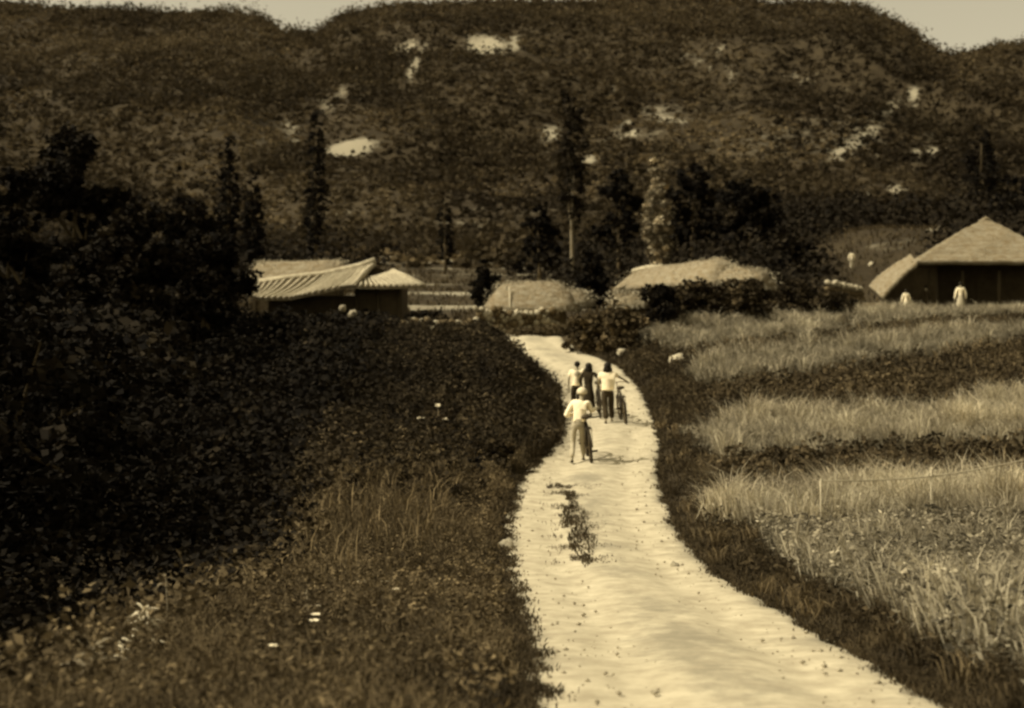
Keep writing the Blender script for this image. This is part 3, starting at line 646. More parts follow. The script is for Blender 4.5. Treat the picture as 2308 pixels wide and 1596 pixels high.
# big thatched house
A, B = W(1448, 606, 86), W(1622, 581, 74)
e = empty('thatched_house', ((A.x+B.x)/2, 80, float(H((A.x+B.x)/2, 80))), 'large thatched house with a rising ridge behind the bushes in the centre', 'house')
thatch_roof(e, A, B, 2.4, 1.25, over=1.6, bow=.15); wallbox(e, A, B, 1.8, e.location.z-.4, A.z-1.1, inset=.6, door=2.2)
V, F = tube([W(1425, 611, 84.5), W(1460, 604, 84), W(1492, 600, 82.5)], [.12, .2, .12], 6); mesh_from('ridge_bundle', [v-e.location for v in V], F, M['straw'], True, e)
# its low wing, right
A, B = W(1655, 598, 72), W(1712, 610, 71)
thatch_roof(e, A, B, 1.3, .7, over=.6, name='wing_roof')
# straw stack with opening
e = empty('straw_stack', on(1415, 64), 'small pale straw stack with a dark opening above the road bend', 'straw stack')
A, B = W(1398, 660, 64), W(1440, 661, 64)
thatch_roof(e, A, B, .8, .45, over=.45, name='straw_cap'); wallbox(e, A, B, .6, e.location.z-.3, A.z-.3, inset=.3)
# right farmhouse
A, B = W(2217, 495, 79.5), W(2227, 495, 79.5); gz = float(H(26, 77))
e = empty('farmhouse', (26.5, 78, gz), 'big farmhouse with a tall hipped straw roof and dark open front at the right edge', 'house')
def slope(parent, name, quad, thick=.28, nu=24, nv=36, m='thatch', bow=.1):
    a, b, c, d_ = [Vector(q_) for q_ in quad]          # ridge-left, ridge-right, eave-right, eave-left
    V, F = [], []
    nrm = (b-a if (b-a).length > .01 else c-d_).cross(d_-a).normalized()
    if nrm.z < 0: nrm = -nrm
    for lay in (0, 1):
        for j in range(nv+1):
            for i in range(nu+1):
                u, v = i/nu, j/nv; p = (a*(1-u)+b*u)*(1-v) + (d_*(1-u)+c*u)*v
                p = p + nrm*(bow*math.sin(math.pi*v) + .16*float(fbm(p.x*1.1, p.z*1.5+p.y, 4)) - .05*((v*8) % 1)) - nrm*thick*lay*(1 if v > .02 else .5)
                V.append(p-parent.location)
    w = nu+1; n1 = w*(nv+1)
    for j in range(nv):
        for i in range(nu):
            q_ = j*w+i; F.append((q_, q_+1, q_+w+1, q_+w)); F.append((n1+q_, n1+q_+w, n1+q_+w+1, n1+q_+1))
    for i in range(nu): F.append((nv*w+i, nv*w+i+1, n1+nv*w+i+1, n1+nv*w+i)); F.append((i, n1+i, n1+i+1, i+1))
    for j in range(nv): F.append((j*w, (j+1)*w, n1+(j+1)*w, n1+j*w)); F.append((j*w+nu, n1+j*w+nu, n1+(j+1)*w+nu, (j+1)*w+nu))
    return mesh_from(name, V, F, M[m], True, parent)
eL, eR = W(2056, 588, 76), W(2405, 588, 76); bL = Vector((23.9, 83.5, eL.z)); bR = Vector((eR.x+1.5, 83.5, eR.z))
slope(e, 'roof', (A, B, eR, eL), nu=26, bow=.12)
slope(e, 'roof_end', (A+Vector((-.02, .05, 0)), A+Vector((.02, .08, 0)), eL+Vector((-.05, .05, .0)), bL), bow=.1)
slope(e, 'roof_back', (B, A, bL, bR), bow=.1)
slope(e, 'roof_end', (B, B+Vector((0, .1, 0)), bR, eR), bow=.1)
V, F = tube([A+Vector((-.25, 0, -.12)), (A+B)/2+Vector((0, 0, .04)), B+Vector((.25, 0, -.12))], [.08, .15, .08], 8); mesh_from('ridge_bundle', [v-e.location for v in V], F, M['thatch'], True, e)
# annex lean-to falling to the left
aT, aT2 = W(2052, 578, 76.5), W(2066, 586, 74.6)
slope(e, 'annex_roof', (W(2052, 572, 80), W(2066, 590, 74.8), W(1986, 668, 73.2), W(1956, 641, 79)), nu=14, bow=.08, thick=.2)
V, F = box(24.0-26.5, 31.0-26.5, 1.2, 4.6, -.6, 3.05); mesh_from('wall', V, F, M['mud'], False, e)
for i, xx in enumerate((22.75, 24.6, 26.6, 28.6, 30.6)):
    V, F = tube([(xx-26.5, -1.2, -.5), (xx-26.5, -1.2, 2.35)], .09, 7); mesh_from('post', V, F, M['wood'], True, e)
V, F = box(24.9-26.5, 26.2-26.5, 1.14, 1.22, -.1, 1.8); dd = mesh_from('door', V, F, M['wood'], False, e)
V, F = box(-.2-3.5, 5.9, -.2, 5, -.7, .12); mesh_from('floor_step', [(v[0], v[1], v[2]) for v in V], F, M['darkstone'], False, e)
V, F = box(W(1990, 0, 75).x-26.5, -3.9, -3.2, 1.5, -.7, .55); mesh_from('annex_wall', V, F, M['darkstone'], False, e)

pp = [W(1988, 664, 75.6), W(2064, 594, 76.4), W(2110, 594, 77.0)]; pb = [Vector((p_.x, p_.y, gz-.6)) for p_ in pp]
V = [p_-e.location for p_ in pp+pb]; V += [v+Vector((.1, .5, 0)) for v in V]
mesh_from('annex_wall', V, [(0, 3, 4, 1), (1, 4, 5, 2), (6, 7, 10, 9), (7, 8, 11, 10), (0, 1, 7, 6), (1, 2, 8, 7), (0, 6, 9, 3), (2, 5, 11, 8), (3, 9, 10, 4), (4, 10, 11, 5)], M['mud'], False, e)
# tiled gatehouse
e = empty('tiled_gatehouse', on(800, 66), 'gatehouse with a pale tiled hip and gable roof and upturned corner over a dark wall', 'house')
O = e.location
rid = [(578, 640, 67.0), (646, 630, 67), (735, 620, 67), (780, 610, 67), (812, 603, 67), (843, 595, 67)]
eav = [(556, 664, 63.8), (590, 672, 63.8), (652, 671, 63.9), (697, 662, 64), (767, 647, 64.2), (798, 643, 64.4)]
def poly(pts, t):
    f = t*(len(pts)-1); i = min(int(f), len(pts)-2); a, b = Vector(W(*pts[i])), Vector(W(*pts[i+1])); return a+(b-a)*(f-i)
def tiled(name, R_, E_, n, sag=.12):
    V, F = [], []; nu, nv = 24, 6
    for lay in (0, 1):
        for j in range(nv+1):
            for i in range(nu+1):
                u, v = i/nu, j/nv; a, b = poly(R_, u), poly(E_, u); p = a+(b-a)*v; p.z -= sag*math.sin(math.pi*v)+.12*lay; V.append(p-O)
    w = nu+1; n1 = w*(nv+1)
    for j in range(nv):
        for i in range(nu): q_ = j*w+i; F.append((q_, q_+1, q_+w+1, q_+w)); F.append((n1+q_, n1+q_+w, n1+q_+w+1, n1+q_+1))
    for i in range(nu): F.append((nv*w+i, nv*w+i+1, n1+nv*w+i+1, n1+nv*w+i))
    for j in range(nv): F.append((j*w, (j+1)*w, n1+(j+1)*w, n1+j*w)); F.append((j*w+nu, n1+j*w+nu, n1+(j+1)*w+nu, (j+1)*w+nu))
    r = mesh_from(name, V, F, M['tilegap'], False, e)
    for i in range(n):                             # each cover tile course is a piece of its own
        u = (i+.5)/n; a, b = poly(R_, u), poly(E_, u); pts = []
        for j in range(5):
            v = j/4*1.03; p = a+(b-a)*v; p.z += .055-sag*math.sin(math.pi*min(1, v)); pts.append(p-O)
        V, F = tube(pts, .068*(.85+.3*rnd.random()), 6); mesh_from('cover_tile', V, F, M['tile'], True, r)
tiled('roof_slope', rid, eav, 23)
ar = [(806, 627, 66.2), (846, 626, 66.2), (882, 613, 66.6)]; ae = [(794, 645, 64.4), (872, 646, 64.6), (956, 644, 65.0)]
tiled('gable_apron', ar, ae, 12, sag=.05)
V, F = tube([W(*p)-O+Vector((0, 0, .08)) for p in rid[:-1]]+[W(846, 592, 67)-O+Vector((0, 0, .1))], [.13, .14, .14, .15, .16, .17], 8); mesh_from('ridge', V, F, M['tile'], True, e)
V, F = tube([W(843, 596, 67)-O, W(822, 612, 66.2)-O, W(800, 640, 64.6)-O], [.13, .12, .11], 7); mesh_from('hip_ridge', V, F, M['tile'], True, e)
V, F = tube([W(884, 611, 66.6)-O, W(912, 622, 66)-O, W(957, 643, 65)-O], [.13, .12, .1], 7); mesh_from('hip_ridge', V, F, M['tile'], True, e)
gb = [W(843, 600, 67.1), W(882, 614, 67.1), W(884, 630, 67.1), W(806, 630, 67.1)]
V = [p-O for p in gb]+[p-O+Vector((0, .3, 0)) for p in gb]
mesh_from('gable_wall', V, [(0, 1, 2, 3), (7, 6, 5, 4), (0, 4, 5, 1), (1, 5, 6, 2), (2, 6, 7, 3), (3, 7, 4, 0)], M['wood'], False, e)
# back slope
bs_ = [(p[0]+10, p[1]+14, 70.5) for p in rid]
V, F = [], []
for i in range(13):
    a, b = poly(rid, i/12), poly(bs_, i/12); V += [a-O, b-O]
for i in range(12): F.append((2*i, 2*i+1, 2*i+3, 2*i+2))
mesh_from('back_slope', V, F, M['tile'], False, e)
gz0 = O.z-.6
x0, x1, x2 = W(600, 0, 65).x-O.x, W(797, 0, 65).x-O.x, W(904, 0, 65).x-O.x
V, F = box(x1, x2, -.6, 3.2, -.6, W(0, 646, 65).z-O.z); mesh_from('wall', V, F, M['mud'], False, e)
V, F = box(x0, x1-.003, -.5, 3.0, -.6, W(0, 668, 65).z-O.z); mesh_from('wall', V, F, M['mud'], False, e)
for xx in (x1+.1, (x1+x2)/2, x2-.1):
    V, F = tube([(xx, -.66, -.6), (xx, -.66, W(0, 647, 65).z-O.z)], .09, 7); mesh_from('post', V, F, M['wood'], True, e)
V, F = box(x1+.35, (x1+x2)/2-.15, -.64, -.58, -.1, 1.55); mesh_from('door', V, F, M['wood'], False, e)

# ------------------------------------------------------------------ stones and walls
stone_me = []
for k in range(5):
    V, F = ball((0, 0, 0), 1, 8, 5, (1, .85, .7)); V = [Vector([c_*(1+.15*(rnd.random()-.5)) if abs(c_) < .55 else math.copysign(.55+.35*(abs(c_)-.55), c_)*1.25 for c_ in v])*(1+.22*(rnd.random()-.5)) for v in V]
    me = bpy.data.meshes.new('stone'); me.from_pydata([tuple(v) for v in V], [], F); me.update(); me.shade_smooth(); stone_me.append(me)
stone_mats = [M['stone'], M['darkstone']]
def stone(parent, p, r, dark=False, rel=None):
    me = stone_me[rnd.randrange(5)]; key = me.name+('d' if dark else 'l')
    if key not in _sm_cache:
        c = me.copy(); c.materials.append(stone_mats[1 if dark else 0]); _sm_cache[key] = c
    o = bpy.data.objects.new('stone', _sm_cache[key]); COL.objects.link(o)
    if parent: o.parent = parent; p = Vector(p)-parent.location
    o.location = p; o.scale = (r*(.9+.4*rnd.random()), r*(.9+.3*rnd.random()), r*(.8+.3*rnd.random())); o.rotation_euler = (rnd.random(), rnd.random(), rnd.random()*6)
    return o
_sm_cache = {}
def stone_wall(label, a, b, h, r, darkf=0.0, rows=3, base=None):
    """dry stone wall from a to b on the ground"""
    a, b = Vector(a), Vector(b); L = (b-a).length
    e = empty('stone_wall', a, label, 'stone wall')
    nn = int(L/(r*1.7))
    for j in range(rows):
        for i in range(nn):
            t = (i+.5*(j % 2)+.3*rnd.random())/nn; x, y = a.x+(b.x-a.x)*t, a.y+(b.y-a.y)*t
            z = float(H(x, y))+.12*h*(rnd.random()-.5) if base is None else a.z+(b.z-a.z)*t
            for w in ((0,) if rows < 2 else (-1, 1)):
                stone(e, (x+(rnd.random()-.5)*r*.3, y+w*r*.55, z+h*(j+.5)/rows), r*(.6+.75*rnd.random()), rnd.random() < darkf)
    return e
stone_wall('pale dry stone wall closing the far end of the road', on(1072, 64.5), on(1255, 66.5), 1.15, .16, .4, rows=5)
stone_wall('low bank wall with a sunlit top left of the road bend', on(905, 50), on(1062, 48), .9, .12, .75, rows=4)
a, b = W(1866, 636, 70), W(1948, 652, 71)
e2 = stone_wall('wall topped by a row of pale round stones left of the farmhouse', a-Vector((0, 0, .12)), b-Vector((0, 0, .12)), .2, .17, 0, rows=1, base=True)
for i in range(2):
    pass
w0, w1 = on(1866, 70), on(1955, 71)
nn = 12
for j in range(5):
    for i in range(nn):
        t = (i+.5*(j % 2))/nn; x, y = a.x+(b.x-a.x)*t, a.y+(b.y-a.y)*t; g0 = float(H(x, y)); ztop = (a.z+(b.z-a.z)*t)-.12
        stone(e2, (x, y+.1, g0+(ztop-g0)*(j+.3)/5), .17, True)
SG = 'loose stones by the road and on the banks'
for lab, px, py, r, dk, dd in [
  ('large pale stone set in the grassy bank right of the cyclists', 1527, 826, .32, False, None), ('small pale stone at the road edge above the cyclists', 1400, 801, .17, False, None),
  ('pale stone lying at the far end of the road by the wall', 1262, 752, .26, False, None), ('pale stone at the right road edge near the rice', 1522, 1292, .09, False, None),
  ('pale stone half buried at the left road edge in the foreground', 1142, 1240, .10, False, None), 
  ('pale block under the corner of the tiled gatehouse', 795, 715, .2, False, 48), ('small pale block left of the one under the gatehouse corner', 772, 700, .14, False, 48),
  ('round pale stone on the slope right of the white figure', 1963, 600, .22, False, None)]:
    p = hit(px, py) if dd is None else W(px, py, dd); o = stone(None, p+Vector((0, 0, r*.5)), r, dk); o.name = 'boulder'; tag(o, lab, 'stone')
for i in range(0):                                # pebbles on the road
    y = 8+50*rnd.random()**1.5; x = float(RL(y))+rnd.random()*(float(RR(y))-float(RL(y))); r = .012+.03*rnd.random()
    o = stone(None, (x, y, float(RZ(y))+.045), r, rnd.random() < .6); o.name = 'pebble'; tag(o, 'small stone lying loose on the dirt road', 'pebble', 'loose stones on the dirt road')

n = 1000; yg = 7+40*rng.random(n)**1.6; ug = rng.random(n); ug = np.where(rng.random(n) < .5, .5+.5*np.sign(ug-.5)*np.abs(2*ug-1)**.4, ug); xg = RL(yg)+ug*(RR(yg)-RL(yg)); rg_ = (.006+.016*rng.random(n)**3)*(1+yg*.02)
oc = np.array([(1, 0, 0), (-1, 0, 0), (0, 1, 0), (0, -1, 0), (0, 0, .8), (0, 0, -.8)]); of = np.array([(0, 2, 4), (2, 1, 4), (1, 3, 4), (3, 0, 4), (2, 0, 5), (1, 2, 5), (3, 1, 5), (0, 3, 5)])
an = rng.random(n)*6.28; rot = np.stack([np.stack([np.cos(an), -np.sin(an)], -1), np.stack([np.sin(an), np.cos(an)], -1)], 1)
ov = np.tile(oc, (n, 1, 1))*(.7+.6*rng.random((n, 6, 1))); ov[..., :2] = np.einsum('nij,nkj->nki', rot, ov[..., :2])
Vg = (ov*rg_[:, None, None] + np.stack([xg, yg, RZ(yg)+.045], 1)[:, None]).reshape(-1, 3); Fg = (of[None]+6*np.arange(n)[:, None, None]).reshape(-1, 3)
o = big_mesh('road_gravel', Vg, [Fg], M['gravel']); tag(o, 'fine gravel strewn over the dirt road', kind='stuff')
# ------------------------------------------------------------------ plants in the left foreground
def leaf_blade(p, dirv, L, w, droop=.5, fold=.15):
    d = Vector(dirv).normalized(); s = d.cross(Vector((0, 0, 1))).normalized(); V, F = [], []; n = 6
    for i in range(n+1):
        t = i/n; c = Vector(p)+d*L*t+Vector((0, 0, -droop*L*t*t)); ww = w*math.sin(math.pi*min(.97, .1+.9*t))
        V += [c-s*ww+Vector((0, 0, fold*ww)), c, c+s*ww+Vector((0, 0, fold*ww))]
    for i in range(n):
        for k in (0, 1): F.append((3*i+k, 3*i+k+1, 3*i+k+4, 3*i+k+3))
    return V, F
def plant(label, px, d, ytop, nleaf, L, w, m, droop=.5, ground_z=None):
    b = on(px, d); h = max(.25, (HOR-ytop)/FP*d-b.z); e = empty('weed_plant', b, label, 'plant')
    V, F = tube([(0, 0, -.1), (.02, 0, h*.5), (0, .02, h)], [.012, .009, .004], 5); mesh_from('stem', V, F, M['drystem'], True, e)
    for i in range(nleaf):
        t = .12+.88*rnd.random()**.8; an = i*2.4+rnd.random(); V, F = leaf_blade((0, 0, h*t), (math.cos(an), math.sin(an), .3+.9*rnd.random()), L*(1.2-.6*t)*(.6+.7*rnd.random()), w*(1.1-.5*t)*(.7+.6*rnd.random()), droop*(.5+rnd.random()))
        mesh_from('leaf', V, F, M[m], True, e)
    return e
M['drystem'] = mat('stem', .12, .18, scale=9); M['weedleaf'] = mat('pale_weed_leaf', .42, .55, scale=12); M['broadleaf'] = mat('broad_leaf', .10, .17, scale=12)
plant('pale bushy mugwort catching the sun in the lower left corner', 322, 9.3, 1372, 60, .17, .022, 'weedleaf', .55)
plant('small weed with one arching pale leaf above the lower left corner', 372, 10.2, 1296, 7, .24, .026, 'broadleaf', 1.1)
plant('broad leaved plant sprawling dark at the bottom left edge', 205, 8.2, 1490, 9, .34, .055, 'broadleaf', .6)
plant('short pale weed at the bottom edge in the left corner', 275, 8.6, 1500, 22, .11, .022, 'weedleaf', .5)
plant('slim grey weed standing in the left verge', 690, 11.0, 1330, 16, .06, .012, 'drystem', .5)
FG = 'white blossoms scattered over the left verge'
for px, py, lab in [(712, 1412, 'large white blossom, topmost of the upright row of three in the verge'), (712, 1436, 'large white blossom, middle of the upright row of three in the verge'), (708, 1452, 'large white blossom, lowest of the upright row of three in the verge'),
  (815, 1352, 'large white blossom left of the level pair in the verge'), (866, 1352, 'large white blossom, left one of the close pair nearest the road'), (893, 1369, 'large white blossom, the one nearest to the road edge'),
  (822, 1376, 'small white blossom just below the large one left of the pair'), (616, 1516, 'large white blossom alone at the bottom edge of the verge'), (745, 1372, 'small white blossom above the upright row of three'),
  (470, 1405, 'small white blossom alone near the tall pale weed at the left'), (640, 1285, 'small white blossom at the dark edge, left of its cluster'), (668, 1240, 'small white blossom at the dark edge, second highest of its cluster'),
  (700, 1270, 'small white blossom at the dark edge, right of its cluster'), (720, 1222, 'small white blossom at the dark edge, highest of its cluster'), (655, 1310, 'small white blossom at the dark edge, lowest of its cluster')]:
    p = hit(px, py); small = py < 1340 or px in (470, 745, 822)
    e = empty('white_flower', p, lab, 'flower', FG)
    V, F = tube([(0, 0, -.05), (0, 0, .16)], .004, 5); mesh_from('stem', V, F, M['drystem'], True, e)
    s_ = .022 if small else .048
    for i in range(5):
        an = i*1.2566+px; V, F = leaf_blade((0, 0, .16), (math.cos(an), math.sin(an), .5), s_, s_*.42, .3); mesh_from('petal', V, F, M['petal'], True, e)

for lab, px, py, d, r in [('pale blossom head above the dark left bank, lowest of four', 948, 944, 30, .10), ('pale blossom head above the left bank, topmost of four', 987, 916, 31, .12), ('pale blossom head above the left bank, nearest to the road', 1042, 938, 31, .09), ('small pale blossom head on the left bank beside the topmost one', 1004, 946, 30, .07),
   ('slim pale leaf standing high in the bank beside the road, left of the boy', 1046, 890, 33, .07)]:
    p = W(px, py, d); g0 = float(H(p.x, d)); e = empty('flower_head', (p.x, d, g0), lab, 'flower', 'pale blossom heads on the left bank'); hh = max(.3, p.z-g0)
    V, F = tube([(0, 0, -.1), (.02, 0, hh*.6), (0, 0, hh)], .008, 5); mesh_from('stem', V, F, M['drystem'], True, e)
    for i in range(7):
        an = i*.9+px; V, F = leaf_blade((0, 0, hh), (math.cos(an), math.sin(an)-.6, .9), r*(.7+.6*rnd.random()), r*.4, .5); mesh_from('petal', V, F, M['weedleaf'], True, e)
# straw rope over the near rice
a, b = W(1850, 1084, 18.6), W(2330, 1032, 20.0)
pts = [a+(b-a)*t+Vector((0, 0, -.10*math.sin(math.pi*t))) for t in np.linspace(0, 1, 16)]
e = empty('straw_rope', a, 'pale straw rope stretched over the nearest rice strip at the right', 'rope')
V, F = tube([p-a for p in pts], .010, 6); mesh_from('rope_line', V, F, M['straw'], True, e)
for p in (a, (a+b)/2, b):
    g0 = float(H(p.x, p.y)); V, F = tube([(p.x, p.y, g0-.2), (p.x, p.y, p.z+.03)], .011, 6); mesh_from('stake', [Vector(v)-a for v in V], F, M['straw'], True, e)

# ------------------------------------------------------------------ bicycles
def ring(R, r, cx=0, cy=0, cz=0, n=32, m=6):
    V, F = [], []
    for i in range(n):
        a = 2*math.pi*i/n
        for k in range(m):
            b = 2*math.pi*k/m; rr = R+r*math.cos(b); V.append((cx+r*math.sin(b), cy+rr*math.cos(a), cz+rr*math.sin(a)))
    for i in range(n):
        for k in range(m): F.append((i*m+k, i*m+(k+1) % m, ((i+1) % n)*m+(k+1) % m, ((i+1) % n)*m+k))
    return V, F
def bicycle(label):
    e = empty('bicycle', (0, 0, 0), label, 'bicycle', 'bicycles pushed along the road')
    R = .335; ra, fa = (0, 0, R), (0, 1.08, R); bb = (0, .45, .29); st = (0, .30, .82); ht = (0, .88, .86); hb = (0, .93, .66)
    V, F = join(tube([bb, st], .017), tube([bb, hb], .019), tube([(0, .31, .78), ht], .018), tube([ht, hb], .021),
                *[tube([(s*.02, .44, .29), (s*.06, 0, R)], .011) for s in (-1, 1)], *[tube([(s*.02, .31, .78), (s*.06, 0, R)], .010) for s in (-1, 1)])
    mesh_from('frame', V, F, M['iron'], True, e)
    V, F = join(*[tube([(s*.05, .94, .64), (s*.055, 1.0, .5), (s*.055, 1.08, R)], .012) for s in (-1, 1)], tube([(-.06, .94, .65), (.06, .94, .65)], .018)); mesh_from('fork', V, F, M['iron'], True, e)
    for c in (ra, fa):
        V, F = ring(R-.02, .027, *c); wv = mesh_from('tyre', V, F, M['rubber'], True, None)
        V, F = join(ring(R-.045, .009, *c), *[tube([(c[0]+(.025 if k % 2 else -.025), c[1], c[2]), (c[0], c[1]+(R-.045)*math.cos(k*math.pi/9), c[2]+(R-.045)*math.sin(k*math.pi/9))], .0022, 4, False) for k in range(18)],
                    tube([(c[0]-.05, c[1], c[2]), (c[0]+.05, c[1], c[2])], .022, 8))
        wh = mesh_from('wheel', V, F, M['steel'], True, e); wv.parent = wh
        V, F = [], []                              # mudguard
        for i in range(15):
            a_ = math.radians(10+160*i/14) if c is ra else math.radians(35+120*i/14)
            if c is ra: a_ = math.pi-a_
            for xx in (-.03, 0, .03):
                rr = R+.02+(.008 if xx == 0 else 0); V.append((xx, c[1]+rr*math.cos(a_), c[2]+rr*math.sin(a_)))
        for i in range(14):
            for k in (0, 1): F.append((3*i+k, 3*i+k+1, 3*i+k+4, 3*i+k+3))
        mesh_from('mudguard', V, F, M['iron'], True, e)
    V, F = ball((0, .22, .93), .12, 12, 8, (1, 1.15, .42)); V = [(x*(.55+.45*min(1, max(0, (.36-y)/.2))), y, z) for x, y, z in V]; sa = mesh_from('saddle', V, F, M['leather'], True, e)
    V, F = tube([(0, .30, .8), (0, .26, .9)], .014); mesh_from('seat_post', V, F, M['steel'], True, e)
    V, F = join(tube([(0, .87, .86), (0, .85, 1.02)], .013), tube([(-.28, .66, .98), (-.27, .78, 1.01), (-.12, .86, 1.03), (.12, .86, 1.03), (.27, .78, 1.01), (.28, .66, .98)], .012, 7)); hbm = mesh_from('handlebar', V, F, M['steel'], True, e)
    for s in (-1, 1):
        V, F = tube([(s*.28, .65, .978), (s*.272, .76, 1.006)], .019, 7); mesh_from('grip', V, F, M['rubber'], True, hbm)
        cy, cz = .45+s*.12, .29-s*.11
        V, F = join(tube([(s*.05, .45, .29), (s*.07, cy, cz)], .011)); cr = mesh_from('crank', V, F, M['steel'], True, e)
        V, F = box(min(s*.08, s*.19), max(s*.08, s*.19), cy-.045, cy+.045, cz-.014, cz+.014); mesh_from('pedal', V, F, M['rubber'], False, cr)
    V, F = ring(.09, .006, .045, .45, .29, 20, 5); mesh_from('chainring', V, F, M['steel'], True, e)
    V, F = join(tube([(.045, .45, .385), (.045, 0, .37)], .006, 5), tube([(.045, .45, .2), (.045, 0, .30)], .006, 5)); mesh_from('chain', V, F, M['iron'], True, e)
    V, F = join(tube([(-.06, -.2, .72), (-.06, .28, .74)], .008), tube([(.06, -.2, .72), (.06, .28, .74)], .008), *[tube([(-.06, t, .72), (.06, t, .72)], .007) for t in (-.2, -.08, .04, .16)],
                *[tube([(s*.06, -.12, .72), (s*.06, 0, R)], .007) for s in (-1, 1)]); mesh_from('rear_rack', V, F, M['iron'], True, e)
    return e
bikeA = bicycle('black bicycle pushed by the boy in the white cap, nearest of the three')
def place(e, x, y, rz, lean):
    e.location = (x, y, float(RZ(y))+.035); e.rotation_euler = (0, lean, rz)
place(bikeA, (1333-PX0)/FP*28.2, 28.2, .02, -.10)
bikeB = copy_tree(bikeA); bikeB['label'] = 'bicycle held by the woman in the white blouse, right of her'
place(bikeB, (1411-PX0)/FP*35.3, 35.3, .04, -.13)
bikeC = copy_tree(bikeA); bikeC['label'] = 'bicycle between the woman in black and the woman in the white blouse'
place(bikeC, (1353-PX0)/FP*36.6, 36.6, -.02, -.05)

# ------------------------------------------------------------------ people
def skin_obj(name, verts, edges, radii, m, parent, root=0, sub=2):
    me = bpy.data.meshes.new(name); me.from_pydata([tuple(v) for v in verts], edges, []); me.update()
    o = bpy.data.objects.new(name, me); COL.objects.link(o); o.parent = parent
    o.modifiers.new('skin', 'SKIN'); 
    for i, r in enumerate(radii):
        r2 = r if hasattr(r, '__len__') else (r, r); me.skin_vertices[0].data[i].radius = r2; me.skin_vertices[0].data[i].use_root = (i == root)
    s = o.modifiers.new('sub', 'SUBSURF'); s.levels = sub; s.render_levels = sub
    me.materials.append(m); me.shade_smooth()
    o.modifiers['skin'].use_smooth_shade = True
    return o
def person(label, loc, h, rz=0, arms=None, legs=None, lean=(0, 0), top='white', bottom='dark', skirt=False, hair='short', cap=False, sleeve='short', group=None, shoe='dark', wide=1.0, topw=1.0, tw=1.0):
    """arms: ((elbow, wrist) left, right) in metres local; legs: ((knee, ankle) left, right); figure faces +Y"""
    e = empty('person', loc, label, 'person', group, rz)
    lx, ly = lean
    Z = lambda x, y, z: Vector((x*h*wide+lx*max(0, z-.5)*h*2, y*h+ly*max(0, z-.5)*h*2, z*h))
    pel, spi, che, nek = Z(0, 0, .525), Z(0, 0, .63), Z(0, -.005, .745), Z(0, -.005, .835)
    hb_, hm, htp = Z(0, .012, .875), Z(0, .012, .925), Z(0, .008, .97)
    sh = [Z(-.098, 0, .805), Z(.098, 0, .805)]
    if arms is None: arms = (((-.15*h, .0, .62*h), (-.16*h, .04*h, .46*h)), ((.15*h, .0, .62*h), (.16*h, .04*h, .46*h)))
    if legs is None: legs = (((-.05*h, .03*h, .28*h), (-.05*h, -.02*h, .05*h)), ((.05*h, .02*h, .28*h), (.05*h, .06*h, .05*h)))
    V = [pel, spi, che, nek, hb_, hm, htp]; R_ = [(.062*h, .05*h), (.055*h, .042*h), (.07*h, .046*h), .026*h, .034*h, (.046*h, .052*h), (.034*h, .038*h)]
    E = [(0, 1), (1, 2), (2, 3), (3, 4), (4, 5), (5, 6)]
    for k in (0, 1):
        i = len(V); el, wr = Vector(arms[k][0]), Vector(arms[k][1]); dr = (wr-el).normalized(); hand = wr+dr*.045*h
        V += [sh[k], el, wr, hand]; R_ += [.03*h, .022*h, .014*h, (.018*h, .012*h)]; E += [(2, i), (i, i+1), (i+1, i+2), (i+2, i+3)]
    for k in (0, 1):
        i = len(V); kn, an = Vector(legs[k][0]), Vector(legs[k][1]); toe = an+Vector((0, .085*h, -.03*h))
        hp = Z((-.05, .05)[k], 0, .49)
        V += [hp, kn, an, toe]; R_ += [.045*h, .031*h, .02*h, .018*h]; E += [(0, i), (i, i+1), (i+1, i+2), (i+2, i+3)]
    b = skin_obj('body', V, E, R_, M['skin'], e)
    # fingers, ears and nose belong to the body surface
    ex = []
    bpy.context.view_layer.update(); dg = bpy.context.evaluated_depsgraph_get(); ev = b.evaluated_get(dg); m0 = ev.to_mesh()
    BV = [v.co.copy() for v in m0.vertices]; BF = [tuple(p.vertices) for p in m0.polygons]; ev.to_mesh_clear()
    for k in (0, 1):
        el, wr = Vector(arms[k][0]), Vector(arms[k][1]); dr = (wr-el).normalized(); hand = wr+dr*.05*h; sd_ = dr.cross(Vector((0, 0, 1))).normalized()
        dn = Vector((0, 0, -1))
        for f in range(4):
            o0 = hand+sd_*(f-1.5)*.011*h; L = (.04, .047, .044, .034)[f]*h
            ex.append(tube([o0, o0+dr*L*.55+dn*L*.1, o0+dr*L*.75+dn*L*.5, o0+dr*L*.55+dn*L*.85], [.0058*h, .0052*h, .0047*h, .004*h], 5))
        th = wr+dr*.015*h+sd_*(.014*h)*(1 if k == 0 else -1); ex.append(tube([th, th+sd_*.02*h*(1 if k == 0 else -1)+dr*.018*h, th+dr*.04*h+dn*.012*h], [.007*h, .006*h, .005*h], 5))
    for s in (-1, 1): ex.append(ball(hm+Vector((s*.047*h, 0, -.004*h)), .012*h, 6, 4, (.5, .8, 1.2)))
    ex.append(tube([hm+Vector((0, .05*h, .006*h)), hm+Vector((0, .064*h, -.012*h))], [.004*h, .008*h], 5))
    for s in (-1, 1): ex.append(ball(hm+Vector((s*.018*h, .047*h, .003*h)), .006*h, 6, 4))
    ex.append(ball(hm+Vector((0, .05*h, -.026*h)), .012*h, 6, 4, (1.2, .4, .35)))
    Ve, Fe = join((BV, BF), *ex); bpy.data.objects.remove(b); b = mesh_from('body', Ve, Fe, M['skin'], True, e)
